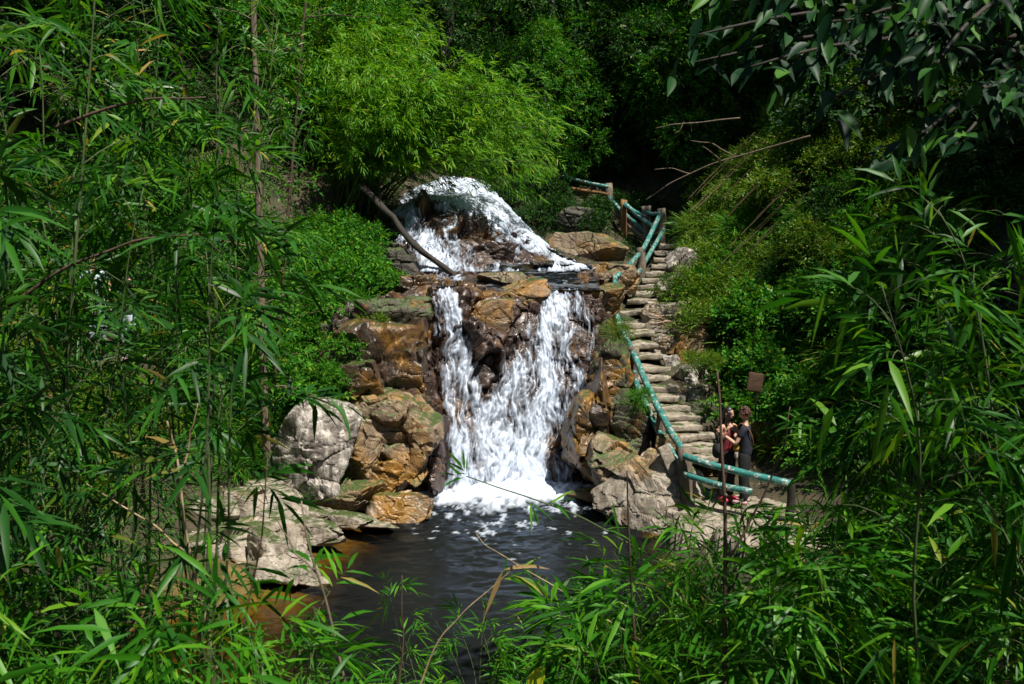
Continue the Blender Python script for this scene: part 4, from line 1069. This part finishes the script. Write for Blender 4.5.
thicket(10, (-60, 250), (180, 420), (4.5, 8.5), 'dark bamboo filling the middle of the left thicket', 'middle bamboo of the left thicket', 'bamboo_dark', -.7, mask=lambda x, y: lt(x, y) and not (45 < x < 185 and 205 < y < 360), r0=.012, nbr=12, brl=.55, nl=6, ll=.23, lw=.025, t0=.3)
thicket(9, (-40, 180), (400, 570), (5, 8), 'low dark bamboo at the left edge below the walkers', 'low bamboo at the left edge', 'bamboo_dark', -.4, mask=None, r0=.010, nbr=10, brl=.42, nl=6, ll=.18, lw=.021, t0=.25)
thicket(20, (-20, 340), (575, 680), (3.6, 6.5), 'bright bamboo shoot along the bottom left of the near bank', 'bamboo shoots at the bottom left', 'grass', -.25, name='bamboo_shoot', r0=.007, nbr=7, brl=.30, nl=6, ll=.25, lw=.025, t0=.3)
thicket(10, (865, 1050), (180, 420), (4.2, 7), 'leafy bamboo in the dark thicket at the right edge', 'bamboo of the right thicket', 'bamboo', .5, mask=None, r0=.013, nbr=12, brl=.5, nl=6, ll=.27, lw=.031, t0=.35)
thicket(10, (835, 1050), (400, 600), (4.2, 7.5), 'dark bamboo low in the right thicket', 'low bamboo of the right thicket', 'bamboo', .4, mask=None, r0=.010, nbr=11, brl=.42, nl=6, ll=.24, lw=.028, t0=.3)
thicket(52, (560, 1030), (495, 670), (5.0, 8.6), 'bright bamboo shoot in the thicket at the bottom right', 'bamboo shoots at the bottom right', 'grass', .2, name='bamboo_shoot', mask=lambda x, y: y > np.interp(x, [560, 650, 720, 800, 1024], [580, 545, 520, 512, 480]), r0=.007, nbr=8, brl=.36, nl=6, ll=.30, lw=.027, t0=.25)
thicket(11, (350, 620), (590, 680), (6.5, 8.4), 'thin bamboo shoot rising before the dark pool', 'thin shoots before the pool', 'grass', .15, name='bamboo_shoot', mask=None, r0=.006, nbr=5, brl=.24, nl=5, ll=.17, lw=.016, t0=.35)

thicket(16, (690, 1030), (500, 600), (8.5, 11), 'mid green bamboo shoot behind the bright bottom right ones', 'mid green shoots by the path', 'bamboo', .3, name='bamboo_shoot', mask=lambda x, y: y > 520 or x > 800, r0=.008, nbr=9, brl=.4, nl=6, ll=.24, lw=.024, t0=.25)
# single stalks that stand out
def stalk(name, label, pts, r, bark, leafs=None, mat='grass', forks=(), seed=0):
    r_ = np.random.RandomState(seed)
    W = [P(*p) for p in pts]
    base = W[0]; root = thing(name, label, 'stalk' if leafs else 'twig', base)
    def curve(Wp):
        Wp = np.array(Wp); t = np.linspace(0, len(Wp) - 1, len(Wp) * 6); i = np.minimum(len(Wp) - 2, t.astype(int)); f = (t - i)[:, None]
        c = Wp[i] * (1 - f) + Wp[i + 1] * f
        for _ in range(3): c[1:-1] = (c[:-2] + c[1:-1] * 2 + c[2:]) / 4
        return wobble(c, .012, r_, 5)
    c = curve(W); paths = [(c, np.linspace(r, r * .45, len(c)))]
    for fk in forks:
        q = curve([P(*p) for p in fk]); paths.append((q, np.linspace(r * .6, r * .25, len(q))))
    V, F = tubes(paths, 6); link('stem', np_mesh('stem', V - base, F, BM[bark]), root)
    if leafs:
        O = np.array([P(*l[:3]) for l in leafs]); D = unit(np.array([l[3] for l in leafs], float))
        A = sprays(O, D, r_, 5, np.full(len(O), .06), .17, .017, .2, .6)
        link('foliage', leaf_mesh('foliage', A, .2, 'lance', LM[mat], base), root)
    return root
stalk('bamboo_stalk', 'long bamboo stalk arching left across the pool with leaf tuft at tip', [(735,620,6.2),(660,560,6.1),(590,520,6.0),(520,495,5.9),(466,478,5.8)], .009, 'cane',
      [(466,478,5.8,(-.8,0,.3)),(468,476,5.8,(-.4,0,.7)),(530,500,5.9,(.2,0,-.5)),(548,505,5.9,(.5,-.2,.3)),(600,530,6,(.6,0,.1)),(640,545,6,(-.4,0,-.5)),(655,560,6.1,(.5,0,.4)),(690,580,6.1,(.2,0,-.6))], seed=1)
stalk('bamboo_stalk', 'dry fallen cane stem lying diagonal before the pool', [(640,640,6.6),(560,590,6.5),(490,550,6.4),(475,535,6.4)], .006, 'dry', [(560,590,6.5,(.5,0,.3)),(600,615,6.5,(.5,0,.1))], seed=2)
stalk('bamboo_stalk', 'leafy stalk rising from the bottom toward the folded dry leaf', [(418,690,6.0),(440,640,6.0),(462,610,6.0),(520,566,6.0)], .007, 'dry', [(455,622,6,(.8,0,.3)),(462,612,6,(-.5,0,.5)),(500,580,6,(.8,0,.4)),(515,568,6,(.9,0,.2))], seed=3)
stalk('bare_twig', 'tall dark bare twig with a forked side branch before the couple', [(724,700,5.2),(725,600,5.2),(724,500,5.2),(720,430,5.25),(718,372,5.3)], .014, 'twig', forks=[[(726,565,5.2),(760,505,5.15),(782,450,5.1),(790,405,5.1)],[(728,600,5.2),(745,545,5.2),(742,500,5.2)]], seed=4)
stalk('bare_twig', 'straight brown twig standing at pool right edge', [(640,700,6.0),(634,610,6.0),(630,520,6.0),(627,470,6.05)], .011, 'twig', seed=5)
stalk('bare_twig', 'short brown twig at the bottom beside the leafy stalk', [(398,700,6),(402,640,6),(402,575,6)], .009, 'twig', seed=6)
stalk('bare_twig', 'forked pale grey twig leaning at lower left over ochre shallows', [(350,700,4.6),(330,620,4.6),(312,560,4.6),(300,500,4.6)], .009, 'pale', forks=[[(318,575,4.6),(290,545,4.6),(272,512,4.6)]], seed=7)
stalk('broken_cane', 'broken dry cane with split pale top on the left', [(222,700,4.8),(205,610,4.8),(188,540,4.8),(178,470,4.8),(166,420,4.8)], .012, 'dry', forks=[[(190,555,4.8),(145,520,4.8),(85,482,4.8)],[(180,490,4.8),(190,440,4.8),(196,405,4.8)]], seed=8)
stalk('broken_cane', 'thin dark cane standing left of the pale forked twig', [(230,690,5),(245,610,5),(262,530,5),(270,460,5)], .008, 'twig', seed=9)
stalk('dead_branch', 'long pale dead branch arching out over the top of the stairs', [(810,136,19),(760,150,20),(712,164,20.6),(672,182,21),(645,200,21.2)], .022, 'pale', forks=[[(735,157,20.4),(712,143,20.4),(690,140,20.4)],[(690,174,20.9),(672,168,20.9),(655,170,20.9)],[(722,161,20.5),(703,146,20.3)]], seed=10)
stalk('dead_branch', 'short pale dead branch hanging level above the long dead branch', [(740,118,20),(700,122,20.4),(672,124,20.6),(656,128,20.8)], .018, 'pale', forks=[[(684,122,20.5),(680,130,20.5),(674,134,20.5)],[(690,122,20.5),(692,132,20.5)]], seed=11)
stalk('dark_branch', 'dark curved branch crossing the left thicket high up', [(55,128,5.5),(90,112,5.5),(140,101,5.5),(205,97,5.6)], .012, 'twig', seed=12)
stalk('dark_branch', 'dark curved branch crossing the left thicket above the walkers', [(10,305,5.5),(70,262,5.5),(140,240,5.5),(215,232,5.6)], .011, 'twig', seed=13)
rr = np.random.RandomState(31)
for k in range(14):     # dry reed stalks slanting down the weedy slope
    x0, y0 = [(760,140),(770,150),(782,170),(800,175),(752,150),(810,200),(790,205)][k % 7]; x0 += rr.uniform(-8, 8); y0 += rr.uniform(-8, 10)
    L = rr.uniform(60, 95); Y0 = rr.uniform(18.6, 19.8)
    stalk('dry_reed', 'thin dry reed stalk slanting down the weedy slope right of the stairs', [(x0 - L * .8, y0 + L * .75, Y0 + 1.0), (x0 - L * .4, y0 + L * .35, Y0 + .6), (x0, y0 - 4, Y0)], .010, 'dry', seed=60 + k)['group'] = 'dry reeds on the right slope'
# a folded dry leaf and a yellow leaf standing out in the foreground
def single_leaf(name, label, px, py, Y, d, L, W, mat, droop=.2, nrm=(0, -.8, .5)):
    p = P(px, py, Y)
    A = [np.array([[0, 0, 0.]]), unit(np.array([d], float)), unit(np.array([nrm], float)), np.array([L]), np.array([W])]
    o = link(name, leaf_mesh(name, A, droop, 'lance', LM[mat]), loc=p); return tag(o, label, 'leaf')
single_leaf('dry_leaf', 'pale dry bamboo leaf hanging down before the pool', 503, 570, 6.0, (-.35, 0, -.9), .36, .035, 'dry', 0)
single_leaf('dry_leaf', 'pale dry bamboo leaf pointing right before the pool', 503, 570, 6.0, (.9, 0, .3), .34, .03, 'dry', .3)
single_leaf('yellow_leaf', 'yellow green broad leaf upright at the bottom of the pool', 530, 690, 5.6, (.45, 0, .8), .20, .11, 'yellow', 0)
# ------------------------------------------------------------------ people
def skin_build(verts, radii, edges, sub=2, root=0):
    me = bpy.data.meshes.new('tmp'); me.from_pydata([tuple(map(float, v)) for v in verts], edges, []); me.update()
    o = bpy.data.objects.new('tmp', me); col.objects.link(o)
    m = o.modifiers.new('skin', 'SKIN'); m.use_smooth_shade = True; m.branch_smoothing = .6
    for i, sv in enumerate(me.skin_vertices[0].data):
        r = radii[i]; sv.radius = (r, r) if np.isscalar(r) else r
        sv.use_root = i == root
    s = o.modifiers.new('sub', 'SUBSURF'); s.levels = s.render_levels = sub
    dg = bpy.context.evaluated_depsgraph_get(); dg.update()
    ev = o.evaluated_get(dg); em = ev.to_mesh()
    V = np.array([v.co[:] for v in em.vertices]); F = [list(p.vertices) for p in em.polygons]
    ev.to_mesh_clear(); bpy.data.objects.remove(o); bpy.data.meshes.remove(me)
    return V, F
def join_mesh(name, bits, mats):
    Vs, Fs, mi, off = [], [], [], 0
    for V, F, k in bits:
        Vs.append(np.asarray(V)); Fs += [[int(i) + off for i in f] for f in F]; mi += [k] * len(F); off += len(V)
    me = bpy.data.meshes.new(name); me.from_pydata(np.concatenate(Vs).tolist(), [], Fs)
    for m in mats: me.materials.append(m)
    for p, k in zip(me.polygons, mi): p.material_index = k; p.use_smooth = True
    me.update(); return me
def ell(c, s, sub=3, rot=None):
    V, F = ico(sub); V = V * np.array(s)
    if rot is not None: V = V @ np.array(rot).T
    return V + np.array(c), F
SKIN = plain('skin', (.50, .29, .20), .5, .08); LIP = plain('lips', (.40, .10, .09), .4, .05); EYE = plain('eye', (.02, .015, .012), .2, .05)
CL = {'black': plain('black_cloth', (.005, .005, .006), .85), 'navy': plain('navy_cloth', (.007, .010, .020), .85), 'maroon': plain('maroon_cloth', (.16, .012, .02), .8),
      'white': plain('pale_blue_cloth', (.50, .58, .72), .85, .3, 5), 'jeans': plain('pale_jeans', (.36, .42, .47), .9, .3, 6), 'hairb': plain('black_hair', (.012, .009, .008), .45), 'hairr': plain('brown_hair', (.055, .022, .012), .45),
      'red': plain('red_shoe', (.42, .03, .06), .6), 'shoe': plain('pale_pink_shoe', (.45, .28, .32), .6, .5, 30), 'strap': plain('brown_leather', (.17, .08, .05), .6), 'mustard': plain('mustard_cloth', (.38, .24, .03), .8), 'pale': plain('pale_pouch', (.52, .40, .42), .7)}
def rotz(V, a): c, s = math.cos(a), math.sin(a); return np.asarray(V) @ np.array([[c, s, 0], [-s, c, 0], [0, 0, 1]])
def hand(wrist, d, palm_n, side):
    """palm direction d, palm normal palm_n, side = +1 thumb on cross(d, n)"""
    d = unit(d); n = unit(np.asarray(palm_n, float) - np.dot(palm_n, d) * d); s = np.cross(d, n) * side
    bits = [(np.array(wrist) + d * .0, .021), (np.array(wrist) + d * .085, .026)]
    paths = [(np.array([wrist - d * .01, wrist + d * .03, wrist + d * .07, wrist + d * .092]), np.array([.019, .024, .026, .018]))]
    for k, (o, L) in enumerate([(.022, .070), (.008, .080), (-.008, .074), (-.022, .058)]):
        a = wrist + d * .075 + s * o
        paths.append((np.array([a, a + d * L * .45 + n * .006, a + d * L * .75 + n * .022, a + d * L * .85 + n * .042]), np.array([.0095, .009, .008, .006])))
    a = wrist + d * .025 + s * .018
    paths.append((np.array([a, a + s * .028 + d * .025, a + s * .036 + d * .05 + n * .012, a + s * .03 + d * .07 + n * .022]), np.array([.012, .0105, .009, .007])))
    return tubes(paths, 8)
def person(label, loc, rz, hgt, top, pants, shoes, hair, hairlen, rarm, larm, sleeve=.45, headyaw=0.0, headtilt=0.0, offshoulder=False, female=False, group=None):
    """rarm / larm: (elbow, wrist, hand direction) in the body frame, +Y forward, +X the person's right"""
    root = thing('person', label, 'person', loc, group, rz); k = hgt / 1.68; root.scale = (k, k, k)
    sw = .165 if female else .19
    SH = {1: np.array([sw, 0, 1.365]), -1: np.array([-sw, 0, 1.365])}
    arms = {1: rarm, -1: larm}
    vs_ = [(0, 0, .92), (0, -.005, 1.06), (0, .01, 1.24), (0, -.005, 1.37), (0, 0, 1.45), (0, .012, 1.53)]
    rd = [(.125, .10), (.105, .085) if female else (.12, .095), (.125, .10) if female else (.145, .105), (.10, .07), .046, .05]
    ed = [(0, 1), (1, 2), (2, 3), (3, 4), (4, 5)]
    idx = {}
    for s in (1, -1):
        e, w, hd = arms[s]; b = len(vs_)
        vs_ += [SH[s] * [.62, 1, 1], SH[s], np.array(e) * .5 + SH[s] * .5, e, np.array(e) * .45 + np.array(w) * .55, w]
        rd += [.06, .05, .043, .037, .034, .023]
        ed += [(3, b)] + [(b + j, b + j + 1) for j in range(5)]
        b = len(vs_)
        vs_ += [(s * .085, 0, .84), (s * .095, .015, .66), (s * .10, .02, .48), (s * .10, -.01, .28), (s * .105, -.02, .09), (s * .115, .11, .035)]
        rd += [.088, .075, .055, .05, .036, .03]
        ed += [(0, b)] + [(b + j, b + j + 1) for j in range(5)]
    V, F = skin_build(vs_, rd, ed)
    bits = [(V, F, 0)]
    for s in (1, -1):
        e, w, hd = arms[s]; Vh, Fh = hand(np.array(w, float), np.array(hd, float), np.array([-s, .3, .2]), s); bits.append((Vh, Fh, 0))
    # head: skull, jaw, nose, mouth, eyes, ears
    hc = np.array([0, .02, 1.60]); D, Fi = ico(4)
    S = D * np.array([.073, .092, .112])
    front = np.clip(D[:, 1], 0, 1); lowr = np.clip(-D[:, 2], 0, 1)
    S[:, 0] *= 1 - .32 * lowr ** 1.5; S[:, 1] *= 1 - .12 * lowr * (1 - front)
    S[:, 1] += -.010 * np.exp(-((D[:, 2] - .05) / .18) ** 2) * (front > .5) * np.exp(-((np.abs(D[:, 0]) - .38) / .22) ** 2) * 1.2
    S[:, 1] += .008 * np.exp(-((D[:, 2] + .75) / .2) ** 2) * front
    parts_ = [(S, Fi, 0), (*ell((0, .094, -.012), (.011, .017, .022), 2), 0), (*ell((0, .088, .012), (.007, .012, .028), 2), 0), (*ell((0, .083, -.052), (.022, .009, .008), 2), 1)]
    for s in (1, -1):
        parts_ += [(*ell((s * .029, .078, .010), (.013, .009, .007), 2), 2), (*ell((s * .030, .082, .030), (.018, .007, .004), 2), 2), (*ell((s * .074, -.004, .0), (.010, .02, .031), 2), 0)]
    def headx(V):
        V = np.asarray(V); c, s_ = math.cos(headtilt), math.sin(headtilt)
        V = V @ np.array([[1, 0, 0], [0, c, -s_], [0, s_, c]])
        return rotz(V, headyaw) + hc
    for V_, F_, m_ in parts_: bits.append((headx(V_), F_, m_))
    link('body', join_mesh('body', bits, [SKIN, LIP, EYE]), root)
    # hair: a cap over the skull, cut at the hairline, and falling locks if long
    Hc = D * np.array([.083, .100, .120]) + np.array([0, -.008, .008])
    lum = fbm(D * 7, 3, 5) * .006; Hc = Hc * (1 + lum[:, None] * 6)
    keep = (D[:, 1] < .35 + .9 * (D[:, 2] - .15)) & (D[:, 2] > (-.45 if hairlen < .1 else -.7))
    Fk = [f for f in Fi if keep[f].all()]
    hb = [(headx(Hc), Fk, 0)]
    if hairlen > .1:
        r_ = np.random.RandomState(3); pl = []
        for q in range(46):
            a = r_.uniform(-2.5, 2.5); x, y = .078 * math.sin(a), -.085 * math.cos(a)
            e = np.array([x * 1.35, y * 1.15 - .01, -hairlen * r_.uniform(.75, 1.1)])
            pl.append((bez((x * .8, y * .8, .06), (x * 1.25, y * 1.25, -.06), e, 8), np.linspace(.017, .006, 8)))
        Vh, Fh = tubes(pl, 6); hb.append((headx(Vh), Fh, 0))
    else:
        r_ = np.random.RandomState(4); pl = []
        for q in range(260):
            d = unit(np.array([r_.normal(), r_.normal() - .45, abs(r_.normal()) * .9 + .05]))
            if d[1] > .25 and d[2] < .55: continue
            b0 = d * np.array([.080, .097, .117]) + np.array([0, -.008, .008]); tan_ = unit(np.array([d[0] * .4, .35 - d[1], -.5]) + r_.normal(size=3) * .35)
            pl.append((np.array([b0, b0 + d * .016 + tan_ * .02, b0 + d * .014 + tan_ * .048]), np.array([.012, .010, .003])))
        Vh, Fh = tubes(pl, 6); hb.append((headx(Vh), Fh, 0))
    link('hair', join_mesh('hair', hb, [CL[hair]]), root)
    # clothes follow the same skeleton, a little larger
    cv = [(0, 0, .80), (0, -.005, 1.02), (0, .01, 1.24)]; cr = [(.155, .128), (.13, .108) if female else (.15, .122), (.148, .122) if female else (.168, .128)]; ce = [(0, 1), (1, 2)]
    if not offshoulder:
        cv.append((0, -.005, 1.375)); cr.append((.125, .092)); ce.append((2, 3))
        for s in (1, -1):
            e = np.array(arms[s][0], float); b = len(cv)
            cv += [SH[s] * [.62, 1, 1], SH[s], SH[s] + (e - SH[s]) * .3, SH[s] + (e - SH[s]) * (sleeve + .15)]; cr += [.075, .068, .064, .066]
            ce += [(3, b), (b, b + 1), (b + 1, b + 2), (b + 2, b + 3)]
    else:
        cv.append((0, .0, 1.30)); cr.append((.145, .11)); ce.append((2, 3))
    V, F = skin_build(cv, cr, ce); V = V + unit(np.stack([V[:, 0], V[:, 1], V[:, 2] * 0], -1)) * (fbm(V * 9, 3, 9) * .012)[:, None]
    link('top', join_mesh('top', [(V, F, 0)], [CL[top]]), root)
    if offshoulder:      # dark open jacket slipped down to the elbows
        for s in (1, -1):
            e, w = np.array(arms[s][0], float), np.array(arms[s][1], float)
            V, F = skin_build([SH[s] * .45 + e * .55, e, e * .45 + w * .55], [.062, .072, .055], [(0, 1), (1, 2)])
            link('sleeve', join_mesh('sleeve', [(V, F, 0)], [CL['black']]), root)
    pv = [(0, 0, 1.03), (0, 0, .90)]; pr = [(.140, .115), (.15, .125)]; pe = [(0, 1)]
    for s in (1, -1):
        b = len(pv); pv += [(s * .09, 0, .78), (s * .10, .015, .5), (s * .105, -.01, .28), (s * .108, -.015, .07)]; pr += [.105, .082, .08, .08]
        pe += [(1, b), (b, b + 1), (b + 1, b + 2), (b + 2, b + 3)]
    V, F = skin_build(pv, pr, pe); V = V + unit(np.stack([V[:, 0], V[:, 1], V[:, 2] * 0], -1)) * (fbm(V * 8, 3, 19) * .014)[:, None]
    link('trousers', join_mesh('trousers', [(V, F, 0)], [CL[pants]]), root)
    for s in (1, -1):
        V, F = ell((s * .112, .05, .048), (.05, .135, .05), 3); V[:, 2] = np.maximum(V[:, 2], 0.004)
        link('shoe', join_mesh('shoe', [(V, F, 0)], [CL[shoes]]), root)
    return root
def pos_on(px, Y, z): q = P(px, 342, Y); return np.array([q[0], Y, z])
wl, ml = pos_on(729.5, 15.35, LAND), pos_on(748, 15.15, LAND)
woman = person('woman with long black hair and dark red off shoulder top on the landing', wl, R(208), 1.60, 'maroon', 'black', 'red', 'hairb', .34,
       ((.25, .10, 1.12), (.20, .22, 1.33), (-.3, .3, .8)), ((-.20, .12, 1.10), (-.03, .26, 1.22), (.7, .4, .3)), headyaw=R(18), headtilt=R(8), offshoulder=True, female=True, group=None)
man = person('person in navy shirt with brown hair facing the woman on the landing', ml, R(66), 1.63, 'navy', 'black', 'shoe', 'hairr', .05,
       ((.24, .10, 1.12), (.12, .33, 1.20), (-.2, .8, .2)), ((-.25, .12, 1.10), (-.17, .36, 1.24), (.1, .8, .4)), headyaw=R(-8), headtilt=R(10))
f1 = tz1(*P(98, 342, 17.7)[:2]); f2 = tz1(*P(129, 342, 17.6)[:2])
person('person in pale blue shirt half hidden behind the left bamboo', (*P(98, 342, 17.7)[:2], f1), R(200), 1.70, 'white', 'jeans', 'shoe', 'hairb', .05,
       ((.25, .05, 1.10), (.26, .22, .95), (0, .5, -.8)), ((-.25, .05, 1.10), (-.24, .2, .92), (0, .5, -.8)))
person('person in black top and pale jeans with raised arm behind the left bamboo', (*P(130, 342, 17.6)[:2], f2), R(165), 1.66, 'black', 'jeans', 'shoe', 'hairb', .3,
       ((.25, .06, 1.12), (.2, .25, 1.05), (-.3, .8, 0)), ((-.33, .08, 1.30), (-.22, .10, 1.53), (.5, .1, .8)), female=True)
# bags the couple carry
def to_world(p, root): 
    c, s = math.cos(root.rotation_euler.z), math.sin(root.rotation_euler.z); k = root.scale[0]
    x, y, z = np.array(p) * k; return np.array([x * c - y * s, x * s + y * c, z]) + np.array(root.location)
bagp = to_world((-.10, .13, 1.02), man)
bag = thing('crossbody_bag', 'small mustard bag on a brown strap across the navy shirt', 'bag', bagp)
t = np.linspace(0, 2 * np.pi, 40)
loop = np.array([to_world((-.125 * math.sin(a) * 1.1 + .02 * math.cos(a), .135 * math.cos(a), 1.20 - .24 * math.sin(a + .35) * -1), man) for a in t])
V, F = tubes([(loop - bagp, .012)], 6); link('strap', np_mesh('strap', V, F, CL['strap']), bag)
me = slab_mesh('pouch', .19, .09, .13, 5, CL['mustard'], 0, 3, .008); o = link('pouch', me, bag); o.rotation_euler = (0, .3, R(66))
me = slab_mesh('charm', .05, .04, .11, 6, CL['pale'], 0, 2, .006); link('charm', me, bag, to_world((-.19, .12, .90), man) - bagp)
bp = to_world((.29, .08, .98), woman)
hb = thing('shoulder_bag', 'black shoulder bag hanging at the elbow of the long haired woman', 'bag', bp)
V, F = ell((0, 0, 0), (.085, .13, .15), 3); V = V * (1 + fbm(V * 8, 3, 3) * .12)[:, None]; link('bag_body', np_mesh('bag_body', V, F, CL['black']), hb)
V, F = tubes([(bez((0, -.06, .10), (0, 0, .42), (0, .06, .10), 9), .010)], 6); link('strap', np_mesh('strap', V, F, CL['black']), hb)

# ------------------------------------------------------------------ out-of-frame tree added on the near bank to shade the right thicket
NB = tree_meshes(71, 12, .2, 3.0, 2.2, 16, 45, 7, .42, .20, .07, 'tree', lowest=.55)
a = tree_thing('added_shade_tree', 'unseen shade tree added above the right thicket', 'tree', on_ground(6.8, 4.4), NB, None, .4, .95)

# trees added up both slopes, mostly out of frame, to deepen and dapple shade
for k, (x, y, v, sc_, lab) in enumerate([(13.2,11.5,0,1.4,'added spreading shade tree above the right thicket and slope'),(14,21.5,2,1.2,'added drooping shade tree high on the right slope'),(13,6.5,1,1.7,'added shade tree on the right bank beyond the near thicket'),
      (-10.5,8,0,1.5,'added shade tree over the left thicket'),(-12.5,12.5,2,1.4,'added drooping shade tree on the left slope over the walkers'),(-9,1.5,1,1.7,'added shade tree on the near left bank'),(9.5,25.5,1,1.2,'added shade tree above the weeds at the top of the right slope')]):
    dup(made[v], (x, y, tz1(x, y) - .2), k * 1.7, sc_, lab, None)
